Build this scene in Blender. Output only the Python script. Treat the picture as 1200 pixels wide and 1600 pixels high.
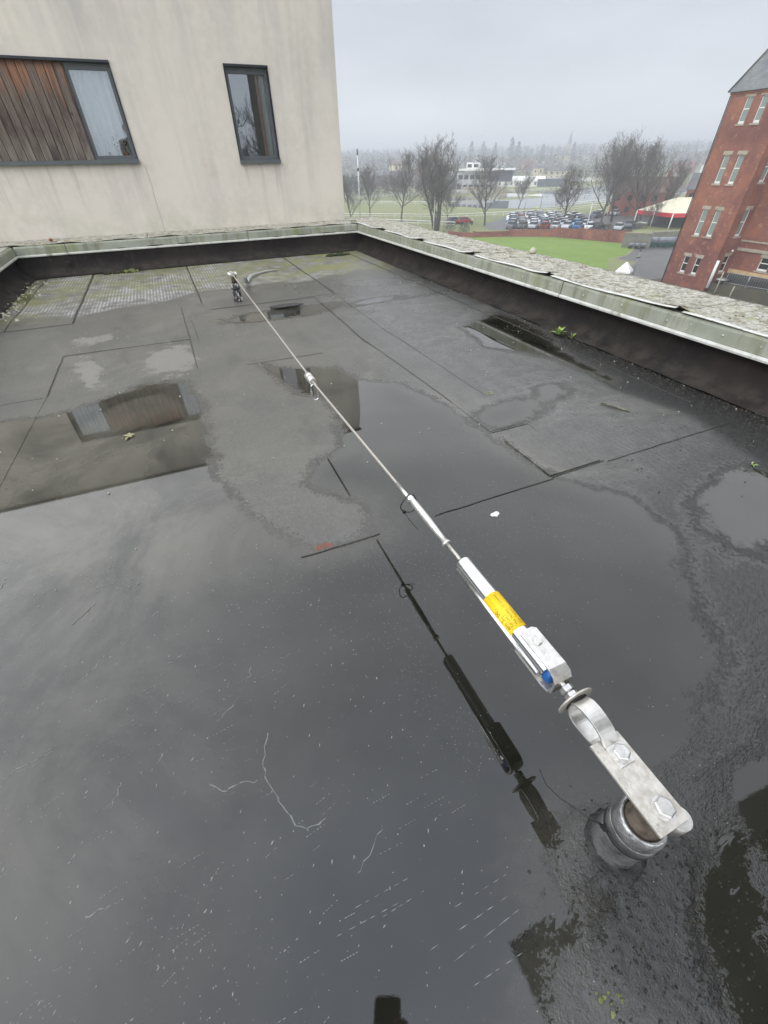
import bpy, bmesh, math, random
import numpy as np
from mathutils import Vector, Matrix, noise
R = math.radians
random.seed(7)
rng = np.random.default_rng(7)
for o in list(bpy.data.objects):
    bpy.data.objects.remove(o)
scene = bpy.context.scene
col = scene.collection

# ------------------------------------------------------------------ camera
cam_d = bpy.data.cameras.new("camera")
cam = bpy.data.objects.new("camera", cam_d)
col.objects.link(cam)
cam_d.sensor_fit = 'VERTICAL'
cam_d.sensor_height = 24.0
cam_d.lens = 24.0 * 647.0 / 1600.0
cam_d.clip_start = 0.01
cam_d.clip_end = 6000
PITCH, ROLL, YAW = 0.70534264, -0.01945803, 0.40565688
_cp, _sp = math.cos(PITCH), math.sin(PITCH)
_f = Vector((0, _cp, -_sp)); _u = Vector((0, _sp, _cp)); _r = Vector((1, 0, 0))
_cr, _sr = math.cos(ROLL), math.sin(ROLL)
_r, _u = _cr * _r + _sr * _u, -_sr * _r + _cr * _u
_M = Matrix.Rotation(-YAW, 3, 'Z')
_r, _u, _f = _M @ _r, _M @ _u, _M @ _f
CR, CU, CF = _r.copy(), _u.copy(), _f.copy()
m4 = Matrix(((_r.x, _u.x, -_f.x, 0), (_r.y, _u.y, -_f.y, 0), (_r.z, _u.z, -_f.z, 1.0), (0, 0, 0, 1)))
cam.matrix_world = m4
scene.camera = cam

# ------------------------------------------------------------------ world, sun, exposure
SUN_EL, SUN_AZ = 36.0, 252.0
w = bpy.data.worlds.new("World"); scene.world = w; w.use_nodes = True
nt = w.node_tree; nt.nodes.clear()
out = nt.nodes.new('ShaderNodeOutputWorld'); bg = nt.nodes.new('ShaderNodeBackground')
sky = nt.nodes.new('ShaderNodeTexSky'); sky.sky_type = 'NISHITA'; sky.sun_disc = False
sky.sun_elevation = R(SUN_EL); sky.sun_rotation = R(SUN_AZ)
tc = nt.nodes.new('ShaderNodeTexCoord'); sep = nt.nodes.new('ShaderNodeSeparateXYZ')
nt.links.new(tc.outputs['Generated'], sep.inputs[0])
ramp = nt.nodes.new('ShaderNodeValToRGB')
cr_ = ramp.color_ramp
cr_.elements[0].position = 0.0; cr_.elements[0].color = (.84, .88, .895, 1)
cr_.elements[1].position = 1.0; cr_.elements[1].color = (.84, .90, 1.03, 1)
for p_, c_ in ((.04, (.76, .805, .83)), (.10, (.60, .635, .68)), (.18, (.545, .575, .625)), (.32, (.98, 1.01, 1.05)), (.52, (1.55, 1.58, 1.61)), (.72, (1.28, 1.33, 1.40))):
    e_ = cr_.elements.new(p_); e_.color = (*c_, 1)
nt.links.new(sep.outputs['Z'], ramp.inputs[0])
mp = nt.nodes.new('ShaderNodeMapping'); mp.inputs['Scale'].default_value = (1.6, 1.6, 5.5)
nt.links.new(tc.outputs['Generated'], mp.inputs[0])
cn = nt.nodes.new('ShaderNodeTexNoise'); cn.inputs['Scale'].default_value = 1.7; cn.inputs['Detail'].default_value = 5; cn.inputs['Roughness'].default_value = .5
nt.links.new(mp.outputs[0], cn.inputs['Vector'])
mr = nt.nodes.new('ShaderNodeMapRange'); mr.inputs[1].default_value = .3; mr.inputs[2].default_value = .7; mr.inputs[3].default_value = 8.8; mr.inputs[4].default_value = 11.2
nt.links.new(cn.outputs['Fac'], mr.inputs[0])
mul = nt.nodes.new('ShaderNodeVectorMath'); mul.operation = 'SCALE'
# soft glow of the veiled sun: brighter cloud towards it, duller away from it
sd = nt.nodes.new('ShaderNodeVectorMath'); sd.operation = 'DOT_PRODUCT'
sd.inputs[1].default_value = (math.sin(R(SUN_AZ))*math.cos(R(SUN_EL)), math.cos(R(SUN_AZ))*math.cos(R(SUN_EL)), math.sin(R(SUN_EL)))
nt.links.new(tc.outputs['Generated'], sd.inputs[0])
gl = nt.nodes.new('ShaderNodeMapRange'); gl.interpolation_type = 'SMOOTHSTEP'; gl.inputs[1].default_value = -.15; gl.inputs[2].default_value = 1.0; gl.inputs[3].default_value = .86; gl.inputs[4].default_value = 1.5
nt.links.new(sd.outputs['Value'], gl.inputs[0])
m2_ = nt.nodes.new('ShaderNodeMath'); m2_.operation = 'MULTIPLY'; nt.links.new(mr.outputs[0], m2_.inputs[0]); nt.links.new(gl.outputs[0], m2_.inputs[1])
nt.links.new(ramp.outputs[0], mul.inputs[0]); nt.links.new(m2_.outputs[0], mul.inputs['Scale'])
mix = nt.nodes.new('ShaderNodeMix'); mix.data_type = 'RGBA'; mix.inputs['Factor'].default_value = .93
nt.links.new(sky.outputs[0], mix.inputs[6]); nt.links.new(mul.outputs[0], mix.inputs[7])
nt.links.new(mix.outputs[2], bg.inputs[0]); bg.inputs[1].default_value = 0.1
nt.links.new(bg.outputs[0], out.inputs[0])
sl = bpy.data.lights.new("sun", 'SUN'); sl.energy = 0.6; sl.angle = R(24); sl.color = (1, .97, .92)
so = bpy.data.objects.new("sun", sl); col.objects.link(so)
so.rotation_euler = (R(90 - SUN_EL), 0, R(180 - SUN_AZ))
vs = scene.view_settings
scene.display_settings.display_device = 'sRGB'
vs.view_transform = 'Standard'; vs.look = 'None'; vs.exposure = 0.5; vs.gamma = 1; vs.use_curve_mapping = False

# ------------------------------------------------------------------ helpers: tags
def tag(o, label=None, cat=None, group=None, kind=None):
    if label: o['label'] = label
    if cat: o['category'] = cat
    if group: o['group'] = group
    if kind: o['kind'] = kind
    return o
def empty(name, loc=(0, 0, 0), rz=0, label=None, cat=None, group=None):
    o = bpy.data.objects.new(name, None); col.objects.link(o)
    o.location = loc; o.rotation_euler = (0, 0, rz); o.empty_display_size = .1
    return tag(o, label, cat, group)
def add(name, me, parent=None, loc=None):
    o = bpy.data.objects.new(name, me); col.objects.link(o)
    if parent: o.parent = parent
    if loc is not None: o.location = loc
    return o
def copy_tree(o, parent=None):
    c = o.copy(); col.objects.link(c); c.parent = parent
    for ch in list(o.children): copy_tree(ch, c)
    return c

class MB:
    def __init__(s): s.v = []; s.f = []; s.sm = []
    def quad(s, a, b, c, d, sm=False):
        n = len(s.v); s.v += [tuple(a), tuple(b), tuple(c), tuple(d)]; s.f.append((n, n+1, n+2, n+3)); s.sm.append(sm)
    def poly(s, pts):
        n = len(s.v); s.v += [tuple(p) for p in pts]; s.f.append(tuple(range(n, n+len(pts)))); s.sm.append(False)
    def box(s, x0, x1, y0, y1, z0, z1, M=None):
        n = len(s.v)
        P = [Vector((x, y, z)) for x in (x0, x1) for y in (y0, y1) for z in (z0, z1)]
        if M is not None: P = [M @ p for p in P]
        s.v += [tuple(p) for p in P]
        for q in ((0, 1, 3, 2), (4, 6, 7, 5), (0, 4, 5, 1), (2, 3, 7, 6), (0, 2, 6, 4), (1, 5, 7, 3)):
            s.f.append(tuple(n+i for i in q)); s.sm.append(False)
        return s
    def prism(s, pts2, axis_pts):
        """pts2: list of rings (each list of 3d points) joined, capped"""
        pass
    def loft(s, rings, cap=True, smooth=True, closed=True):
        n0 = len(s.v); k = len(rings[0])
        for r in rings: s.v += [tuple(p) for p in r]
        for i in range(len(rings)-1):
            for j in range(k if closed else k-1):
                a = n0+i*k+j; b = n0+i*k+(j+1) % k
                s.f.append((a, b, b+k, a+k)); s.sm.append(smooth)
        if cap:
            s.f.append(tuple(n0+j for j in reversed(range(k)))); s.sm.append(False)
            s.f.append(tuple(n0+(len(rings)-1)*k+j for j in range(k))); s.sm.append(False)
        return s
    def tube(s, pts, rad, n=10, smooth=True, cap=True):
        pts = [Vector(p) for p in pts]
        if not hasattr(rad, '__len__'): rad = [rad]*len(pts)
        rings = []; up = None
        for i, p in enumerate(pts):
            t = (pts[min(i+1, len(pts)-1)] - pts[max(i-1, 0)]).normalized()
            if up is None:
                up = Vector((0, 0, 1)) if abs(t.z) < .9 else Vector((1, 0, 0))
            a = t.cross(up)
            if a.length < 1e-5: a = t.cross(Vector((0, 1, 0)))
            a.normalize(); b = a.cross(t).normalized(); up = b
            rings.append([p + rad[i]*(math.cos(2*math.pi*k/n)*a + math.sin(2*math.pi*k/n)*b) for k in range(n)])
        return s.loft(rings, cap, smooth)
    def lathe(s, prof, c=(0, 0, 0), axis='Z', n=24, smooth=True, cap=True):
        rings = []
        for r, h in prof:
            ring = []
            for k in range(n):
                a = 2*math.pi*k/n
                x, y = r*math.cos(a), r*math.sin(a)
                if axis == 'Z': p = (c[0]+x, c[1]+y, c[2]+h)
                elif axis == 'Y': p = (c[0]+y, c[1]+h, c[2]+x)
                else: p = (c[0]+h, c[1]+x, c[2]+y)
                ring.append(p)
            rings.append(ring)
        return s.loft(rings, cap, smooth)
    def mesh(s, name, m, bevel=0):
        me = bpy.data.meshes.new(name); me.from_pydata(s.v, [], s.f); me.update()
        me.polygons.foreach_set('use_smooth', s.sm)
        if m: me.materials.append(m)
        bm = bmesh.new(); bm.from_mesh(me); bmesh.ops.recalc_face_normals(bm, faces=bm.faces)
        if bevel:
            es = [e for e in bm.edges if len(e.link_faces) == 2 and e.calc_face_angle(0) > .7]
            bmesh.ops.bevel(bm, geom=es, offset=bevel, segments=2, affect='EDGES', profile=.6)
        bm.to_mesh(me); bm.free()
        return me
    def build(s, name, m, parent=None, bevel=0):
        return add(name, s.mesh(name, m, bevel), parent)

# ------------------------------------------------------------------ helpers: materials
def new_mat(name):
    m = bpy.data.materials.new(name); m.use_nodes = True
    t = m.node_tree; t.nodes.clear()
    o = t.nodes.new('ShaderNodeOutputMaterial'); b = t.nodes.new('ShaderNodeBsdfPrincipled')
    t.links.new(b.outputs[0], o.inputs[0])
    return m, t, b
def N(t, typ, **kw):
    n = t.nodes.new('ShaderNode'+typ)
    for k, v in kw.items(): setattr(n, k, v)
    return n
def noise_n(t, vec, scale, detail=4, rough=.5, dist=0):
    n = N(t, 'TexNoise'); n.inputs['Scale'].default_value = scale; n.inputs['Detail'].default_value = detail
    n.inputs['Roughness'].default_value = rough; n.inputs['Distortion'].default_value = dist
    if vec is not None: t.links.new(vec, n.inputs['Vector'])
    return n.outputs['Fac']
def mrange(t, x, a, b, c=0, d=1, smooth=True):
    n = N(t, 'MapRange'); n.interpolation_type = 'SMOOTHSTEP' if smooth else 'LINEAR'
    t.links.new(x, n.inputs[0])
    for i, v in zip((1, 2, 3, 4), (a, b, c, d)): n.inputs[i].default_value = v
    return n.outputs[0]
def mth(t, op, a, b=None, clamp=False):
    n = N(t, 'Math', operation=op); n.use_clamp = clamp
    for i, v in enumerate((a, b)):
        if v is None: continue
        if isinstance(v, (int, float)): n.inputs[i].default_value = v
        else: t.links.new(v, n.inputs[i])
    return n.outputs[0]
def mixc(t, fac, a, b):
    n = N(t, 'Mix', data_type='RGBA')
    for i, v in ((0, fac), (6, a), (7, b)):
        if isinstance(v, (int, float)): n.inputs[i].default_value = v
        elif isinstance(v, tuple): n.inputs[i].default_value = (*v[:3], 1)
        else: t.links.new(v, n.inputs[i])
    return n.outputs[2]
def scalev(t, vec, sx, sy, sz):
    n = N(t, 'Mapping'); n.inputs['Scale'].default_value = (sx, sy, sz); t.links.new(vec, n.inputs[0]); return n.outputs[0]
def bump(t, b, h, strength=.3, dist=.01):
    n = N(t, 'Bump'); n.inputs['Strength'].default_value = strength; n.inputs['Distance'].default_value = dist
    t.links.new(h, n.inputs['Height']); t.links.new(n.outputs[0], b.inputs['Normal']); return n
def setc(t, b, key, v):
    if isinstance(v, tuple): b.inputs[key].default_value = (*v[:3], 1)
    elif isinstance(v, (int, float)): b.inputs[key].default_value = v
    else: t.links.new(v, b.inputs[key])
def basic(name, c1, c2=None, scale=8, rough=.6, metal=0, bstr=.15, bscale=None, bdist=.004, ior=1.45, stain=None):
    m, t, b = new_mat(name)
    g = N(t, 'NewGeometry'); pos = N(t, 'TexCoord').outputs['Object']
    c2 = c2 or tuple(x*.75 for x in c1)
    f = mrange(t, noise_n(t, pos, scale, 6, .6), .3, .7)
    c = mixc(t, f, c1, c2)
    if stain:
        f2 = mrange(t, noise_n(t, scalev(t, pos, 1, 1, .25), scale*.6, 7, .72), .54, .70)
        c = mixc(t, f2, c, stain)
    setc(t, b, 'Base Color', c); b.inputs['Roughness'].default_value = rough; b.inputs['Metallic'].default_value = metal; b.inputs['IOR'].default_value = ior
    if bstr: bump(t, b, noise_n(t, pos, bscale or scale*5, 5, .6), bstr, bdist)
    return m
MAT = {}
MAT['steel'] = basic('stainless_steel', (.76, .75, .72), (.60, .58, .54), 60, .30, .80, .12, 400, .0006, stain=(.50, .47, .42))
MAT['steel_bright'] = basic('polished_steel', (.85, .85, .85), (.78, .78, .78), 40, .16, 1, .03, 300, .0003)
MAT['steel_dull'] = basic('dull_plate_steel', (.70, .67, .61), (.50, .46, .40), 70, .42, .6, .35, 420, .0010, stain=(.40, .37, .32))
MAT['bolt'] = basic('bolt_steel', (.72, .71, .69), (.55, .53, .50), 120, .3, .9, .2, 500, .0008)
MAT['lead'] = basic('lead_collar', (.50, .50, .50), (.16, .16, .155), 18, .24, .75, .9, 34, .006, stain=(.72, .72, .71))
MAT['rust'] = basic('brown_stain_metal', (.19, .155, .125), (.07, .055, .042), 50, .5, .3, .3, 120, .002)
MAT['cable'] = None
MAT['black_plastic'] = basic('black_plastic', (.012, .012, .013), (.02, .02, .02), 60, .35, 0, .05)
MAT['blue_plastic'] = basic('blue_plastic', (.02, .13, .42), (.015, .09, .30), 60, .35, 0, .05)
MAT['yellow'] = basic('yellow_sticker', (.98, .66, .02), (.92, .60, .015), 30, .5, 0, .05)
MAT['ink'] = basic('black_ink', (.04, .035, .02), None, 60, .5, 0, 0)
MAT['frame'] = basic('grey_window_frame', (.115, .125, .135), (.09, .10, .11), 5, .45, 0, .03)
MAT['frame_dark'] = basic('dark_reveal_trim', (.03, .033, .04), (.02, .023, .03), 5, .4, 0, .03)
MAT['curtain'] = basic('pale_curtain', (.90, .92, .91), (.84, .87, .87), 3, .9, 0, .1)
MAT['pink_curtain'] = basic('pink_curtain', (.80, .50, .44), (.7, .42, .38), 3, .9, 0, .1)
MAT['room'] = basic('room_plaster', (.32, .34, .35), (.26, .28, .29), 1, .9, 0, 0)
MAT['white'] = basic('white_paint', (.78, .78, .76), (.66, .66, .63), 3, .5, 0, .03)
MAT['stone'] = basic('sandstone', (.42, .37, .29), (.30, .26, .21), 3, .85, 0, .2)
MAT['cream'] = basic('cream_render', (.60, .45, .26), (.48, .32, .17), 2, .85, 0, .1, stain=(.25, .18, .12))
MAT['darkbrown'] = basic('dark_void', (.03, .028, .03), (.05, .048, .045), 3, .7, 0, 0)
MAT['galv'] = basic('galvanised_metal', (.40, .41, .41), (.30, .31, .31), 6, .45, .6, .05)
MAT['pole'] = basic('white_pole_paint', (.72, .73, .73), (.6, .6, .6), 3, .5, 0, 0)
MAT['timberpost'] = basic('pale_timber_post', (.42, .37, .28), (.3, .26, .2), 4, .8, 0, .1)
MAT['tyre'] = basic('tyre_rubber', (.02, .02, .02), None, 6, .8, 0, 0)
MAT['carglass'] = basic('car_glass', (.02, .025, .03), None, 3, .08, 0, 0)
MAT['asphalt'] = basic('wet_asphalt', (.105, .10, .095), (.075, .072, .07), .35, .5, 0, .1)
MAT['bin_green'] = basic('green_bin_plastic', (.02, .09, .06), (.015, .06, .045), 2, .45, 0, 0)
MAT['bin_lid'] = basic('grey_bin_lid', (.22, .23, .26), (.13, .14, .16), 2, .4, 0, 0)
MAT['shed'] = basic('weathered_grey_panel', (.22, .215, .18), (.16, .155, .13), 1.2, .85, 0, .1)
MAT['red_valance'] = basic('red_awning_cloth', (.60, .03, .05), (.5, .02, .04), 2, .7, 0, 0)
MAT['cream_canvas'] = basic('cream_canvas', (.70, .66, .50), (.56, .53, .38), 1.2, .8, 0, .1)
MAT['bark'] = basic('tree_bark', (.055, .05, .04), (.085, .088, .06), 1.2, .9, 0, 0)
MAT['twig'] = basic('bare_twigs', (.15, .135, .115), (.11, .098, .085), .4, .9, 0, 0)
MAT['redbrick_far'] = basic('far_red_brick', (.30, .10, .065), (.22, .075, .05), .5, .9, 0, 0)
MAT['slate_far'] = basic('far_slate', (.10, .10, .11), (.14, .12, .12), .5, .8, 0, 0)
MAT['tile_far'] = basic('far_brown_tile', (.17, .10, .075), (.13, .08, .065), .5, .8, 0, 0)
MAT['cream_far'] = basic('far_cream_wall', (.70, .62, .44), (.62, .54, .38), .5, .9, 0, 0)
MAT['white_far'] = basic('far_white_wall', (.78, .77, .74), (.68, .67, .64), .5, .9, 0, 0)
MAT['pink_far'] = basic('far_pale_brick', (.42, .24, .18), (.36, .2, .15), .5, .9, 0, 0)
MAT['grey_far'] = basic('far_grey_shed', (.07, .08, .10), (.09, .10, .12), .5, .8, 0, 0)
MAT['rail'] = basic('white_rail', (.72, .72, .68), None, 1, .6, 0, 0)
MAT['leafgreen'] = basic('weed_leaf', (.20, .30, .06), (.30, .38, .12), 60, .5, 0, .1)
MAT['moss'] = basic('moss_clump', (.12, .14, .03), (.25, .27, .12), 45, .9, 0, .6, 120, .01)
MAT['moss_dark'] = basic('dark_moss', (.025, .035, .012), (.05, .06, .02), 45, .9, 0, .6, 120, .01)
MAT['litter'] = basic('pale_dry_litter', (.52, .50, .40), (.38, .37, .26), 60, .8, 0, .1)
MAT['red_leaf'] = basic('red_brown_leaf', (.17, .07, .045), (.11, .05, .035), 70, .45, 0, .3, 200, .002)
MAT['paper'] = basic('white_scrap', (.80, .80, .78), (.65, .65, .62), 80, .7, 0, .2)
MAT['twigwood'] = basic('dead_twig_wood', (.06, .055, .045), (.25, .24, .18), 30, .7, 0, .3)
MAT['dead_leaf'] = basic('dead_leaf', (.38, .36, .20), (.24, .2, .09), 70, .6, 0, .3)
MAT['rubber_ring'] = basic('pale_rubber_ring', (.42, .45, .22), None, 60, .5, 0, 0)
MAT['wetfelt'] = basic('wet_bitumen_collar', (.010, .010, .010), (.022, .021, .018), 60, .12, 0, .9, 90, .006)
MAT['grit'] = basic('black_grit', (.022, .020, .016), (.045, .04, .03), 80, .35, 0, .4, 200, .003)
MAT['froth'] = basic('pale_water_residue', (.20, .205, .20), (.10, .105, .10), 90, .6, 0, 0)
MAT['speck'] = basic('floating_speck', (.27, .28, .27), (.16, .17, .165), 90, .7, 0, 0)
MAT['ribbon'] = basic('pale_plastic_strap', (.42, .45, .45), (.36, .38, .38), 20, .35, 0, 0)
MAT['phone'] = basic('phone_black', (.012, .011, .01), None, 20, .3, 0, 0)
MAT['skin'] = basic('skin', (.45, .24, .17), (.38, .19, .13), 30, .5, 0, .1)
MAT['jacket'] = basic('dark_maroon_jacket', (.05, .02, .02), (.035, .015, .015), 12, .85, 0, .2)
MAT['trousers'] = basic('dark_trousers', (.02, .022, .028), None, 12, .85, 0, .2)
MAT['hair'] = basic('dark_hair', (.02, .015, .012), None, 30, .6, 0, .2)
MAT['orange'] = basic('orange_pot', (.70, .25, .02), (.55, .18, .02), 30, .5, 0, 0)
MAT['navy'] = basic('navy_ornament', (.03, .06, .13), None, 20, .4, 0, 0)
MAT['cup'] = basic('pale_blue_cup', (.40, .60, .70), None, 20, .3, 0, 0)
MAT['flower_red'] = basic('dark_red_petals', (.14, .02, .02), None, 40, .7, 0, 0)
MAT['cladding'] = basic('dark_brown_cladding', (.045, .042, .026), (.035, .032, .02), 1, .7, 0, .1)
MAT['water_far'] = basic('flood_water', (.16, .18, .19), (.19, .20, .20), .02, .03, 0, 0)
MAT['muddy'] = basic('mossy_paving', (.085, .078, .052), (.065, .062, .044), .5, .8, 0, .1)

def cable_mat():
    m, t, b = new_mat('wire_rope')
    pos = N(t, 'TexCoord').outputs['Object']
    wv = N(t, 'TexWave'); wv.wave_type = 'BANDS'; wv.bands_direction = 'DIAGONAL'; wv.inputs['Scale'].default_value = 110
    t.links.new(scalev(t, pos, 1, .5, 1), wv.inputs['Vector'])
    setc(t, b, 'Base Color', mixc(t, wv.outputs['Fac'], (.42, .37, .32), (.80, .76, .70)))
    b.inputs['Metallic'].default_value = .75; b.inputs['Roughness'].default_value = .42
    bump(t, b, wv.outputs['Fac'], .8, .0015)
    return m
MAT['cable'] = cable_mat()

def glass_mat():
    m = bpy.data.materials.new('window_glass'); m.use_nodes = True; t = m.node_tree; t.nodes.clear()
    o = N(t, 'OutputMaterial'); a = N(t, 'BsdfTransparent'); g = N(t, 'BsdfGlossy'); g.inputs['Roughness'].default_value = .01
    a.inputs[0].default_value = (.92, .95, .96, 1); g.inputs[0].default_value = (.9, .95, 1, 1)
    fr = N(t, 'Fresnel'); fr.inputs[0].default_value = 1.6
    f = mth(t, 'MULTIPLY', fr.outputs[0], 2.6, True); f = mth(t, 'ADD', f, .20, True)
    mx = N(t, 'MixShader'); t.links.new(f, mx.inputs[0]); t.links.new(a.outputs[0], mx.inputs[1]); t.links.new(g.outputs[0], mx.inputs[2])
    t.links.new(mx.outputs[0], o.inputs[0]); return m
MAT['glass'] = glass_mat()
def glass_dark(name, c, rough=.05):
    m, t, b = new_mat(name); setc(t, b, 'Base Color', c); b.inputs['Roughness'].default_value = rough; b.inputs['IOR'].default_value = 1.6; return m
MAT['sash_glass'] = glass_dark('sash_glass', (.22, .27, .26), .25)
MAT['sash_black'] = glass_dark('sash_glass_dark', (.008, .009, .01), .12)

def render_wall_mat():
    m, t, b = new_mat('beige_render')
    pos = N(t, 'TexCoord').outputs['Object']
    c = mixc(t, mrange(t, noise_n(t, pos, 1.1, 6, .6), .3, .7), (.675, .625, .555), (.605, .56, .50))
    c = mixc(t, mrange(t, noise_n(t, pos, 13, 5, .6), .35, .75), c, (.68, .63, .565))
    st = mrange(t, noise_n(t, scalev(t, pos, 2.2, 1, .16), 1.7, 7, .68), .48, .75)
    c = mixc(t, mth(t, 'MULTIPLY', st, .38), c, (.42, .395, .38))
    # lavender grey staining towards the top right
    sp = N(t, 'SeparateXYZ'); t.links.new(pos, sp.inputs[0])
    top = mth(t, 'MULTIPLY', mrange(t, sp.outputs['Z'], 1.3, 2.6), mrange(t, noise_n(t, scalev(t, pos, 2.2, 1, .5), 1.6, 5, .6), .38, .72))
    c = mixc(t, mth(t, 'MULTIPLY', top, .6), c, (.40, .375, .385))
    # algae tint along the foot of the wall, rusty tint patches
    low = mth(t, 'MULTIPLY', mrange(t, sp.outputs['Z'], .75, .30), mrange(t, noise_n(t, pos, 5, 6, .7), .35, .65))
    c = mixc(t, mth(t, 'MULTIPLY', low, .45), c, (.42, .42, .33))
    ru = mrange(t, noise_n(t, pos, 2.1, 8, .75), .60, .72)
    c = mixc(t, mth(t, 'MULTIPLY', ru, .25), c, (.48, .33, .26))
    runs = mrange(t, noise_n(t, scalev(t, pos, 1, 1, .05), 16, 4, .6), .50, .66)
    xm = mth(t, 'MULTIPLY', mrange(t, sp.outputs['X'], -2.2, -2.1), mrange(t, sp.outputs['X'], .03, -.03)); xm2 = mth(t, 'MULTIPLY', mrange(t, sp.outputs['X'], 1.1, 1.18), mrange(t, sp.outputs['X'], 1.76, 1.70))
    zm = mth(t, 'MULTIPLY', mrange(t, sp.outputs['Z'], .45, .95), mrange(t, sp.outputs['Z'], 1.06, 1.0))
    c = mixc(t, mth(t, 'MULTIPLY', mth(t, 'MULTIPLY', mth(t, 'ADD', xm, xm2, True), zm), mth(t, 'MULTIPLY', runs, .45)), c, (.33, .31, .28))
    ln = mth(t, 'ABSOLUTE', mth(t, 'SUBTRACT', mth(t, 'SUBTRACT', sp.outputs['X'], .015), mth(t, 'MULTIPLY', mth(t, 'SUBTRACT', noise_n(t, pos, 3, 5, .7), .5), .05)))
    c = mixc(t, mth(t, 'MULTIPLY', mth(t, 'MULTIPLY', mrange(t, ln, .007, .001), mrange(t, sp.outputs['Z'], 1.0, .95)), .6), c, (.22, .20, .18))
    setc(t, b, 'Base Color', c); b.inputs['Roughness'].default_value = .92
    bump(t, b, noise_n(t, pos, 130, 4, .6), .35, .004)
    return m
MAT['render'] = render_wall_mat()

def plank_mat():
    m, t, b = new_mat('weathered_cedar')
    pos = N(t, 'TexCoord').outputs['Object']; oi = N(t, 'ObjectInfo').outputs['Random']
    off = N(t, 'CombineXYZ'); t.links.new(mth(t, 'MULTIPLY', oi, 37.0), off.inputs[0]); t.links.new(mth(t, 'MULTIPLY', oi, 11.0), off.inputs[2])
    ad = N(t, 'VectorMath', operation='ADD'); t.links.new(pos, ad.inputs[0]); t.links.new(off.outputs[0], ad.inputs[1]); p2 = ad.outputs[0]
    grain = noise_n(t, scalev(t, p2, 60, 20, 2.2), 2, 6, .65)
    c = mixc(t, mrange(t, grain, .3, .7), (.075, .055, .045), (.20, .165, .14))
    blot = noise_n(t, scalev(t, p2, 4, 4, 2.0), 1.4, 5, .6)
    c = mixc(t, mrange(t, blot, .45, .7), c, (.05, .033, .03))
    sp = N(t, 'SeparateXYZ'); t.links.new(pos, sp.inputs[0])
    warm = mth(t, 'MULTIPLY', mrange(t, mth(t, 'ADD', sp.outputs['Z'], mth(t, 'MULTIPLY', mth(t, 'SUBTRACT', blot, .5), 1.1)), 1.55, 1.80), .8)
    c = mixc(t, warm, c, mixc(t, mrange(t, grain, .3, .7), (.14, .065, .042), (.38, .19, .11)))
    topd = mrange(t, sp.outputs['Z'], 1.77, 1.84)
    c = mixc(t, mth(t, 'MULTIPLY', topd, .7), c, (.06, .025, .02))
    pale = mth(t, 'MULTIPLY', mrange(t, sp.outputs['Z'], 1.30, 1.04), mrange(t, noise_n(t, scalev(t, p2, 8, 8, 2), 1.5, 3, .5), .4, .65))
    c = mixc(t, mth(t, 'MULTIPLY', pale, .7), c, (.27, .235, .20))
    knots = N(t, 'TexVoronoi'); knots.inputs['Scale'].default_value = 4.2; t.links.new(scalev(t, p2, 1.6, 1, 1), knots.inputs['Vector'])
    c = mixc(t, mrange(t, knots.outputs['Distance'], .10, .03), c, (.03, .02, .018))
    setc(t, b, 'Base Color', c); b.inputs['Roughness'].default_value = .8
    bump(t, b, grain, .5, .003); return m
MAT['plank'] = plank_mat()

def brick_mat():
    m, t, b = new_mat('red_brick')
    pos = N(t, 'TexCoord').outputs['Object']; sp = N(t, 'SeparateXYZ'); t.links.new(pos, sp.inputs[0])
    cb = N(t, 'CombineXYZ'); t.links.new(mth(t, 'ADD', sp.outputs['X'], sp.outputs['Y']), cb.inputs[0]); t.links.new(sp.outputs['Z'], cb.inputs[1])
    br = N(t, 'TexBrick'); t.links.new(cb.outputs[0], br.inputs['Vector'])
    br.inputs['Scale'].default_value = 1; br.inputs['Brick Width'].default_value = .24; br.inputs['Row Height'].default_value = .085
    br.inputs['Mortar Size'].default_value = .008; br.inputs['Color1'].default_value = (.19, .060, .042, 1); br.inputs['Color2'].default_value = (.27, .095, .060, 1)
    br.inputs['Mortar'].default_value = (.26, .16, .12, 1)
    c = mixc(t, mrange(t, noise_n(t, pos, .7, 6, .65), .42, .72), br.outputs['Color'], (.34, .125, .07))
    c = mixc(t, mth(t, 'MULTIPLY', mrange(t, noise_n(t, pos, .28, 5, .6), .40, .66), .7), c, (.12, .038, .038))
    c = mixc(t, mth(t, 'MULTIPLY', mrange(t, noise_n(t, pos, 1.9, 6, .7), .57, .68), .7), c, (.50, .26, .15))
    c = mixc(t, mth(t, 'MULTIPLY', mrange(t, noise_n(t, scalev(t, pos, 1, 1, .2), 1.3, 5, .7), .56, .75), .35), c, (.10, .06, .05))
    setc(t, b, 'Base Color', c); b.inputs['Roughness'].default_value = .85
    bump(t, b, br.outputs['Fac'], .4, -.01); return m
MAT['brick'] = brick_mat()

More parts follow.
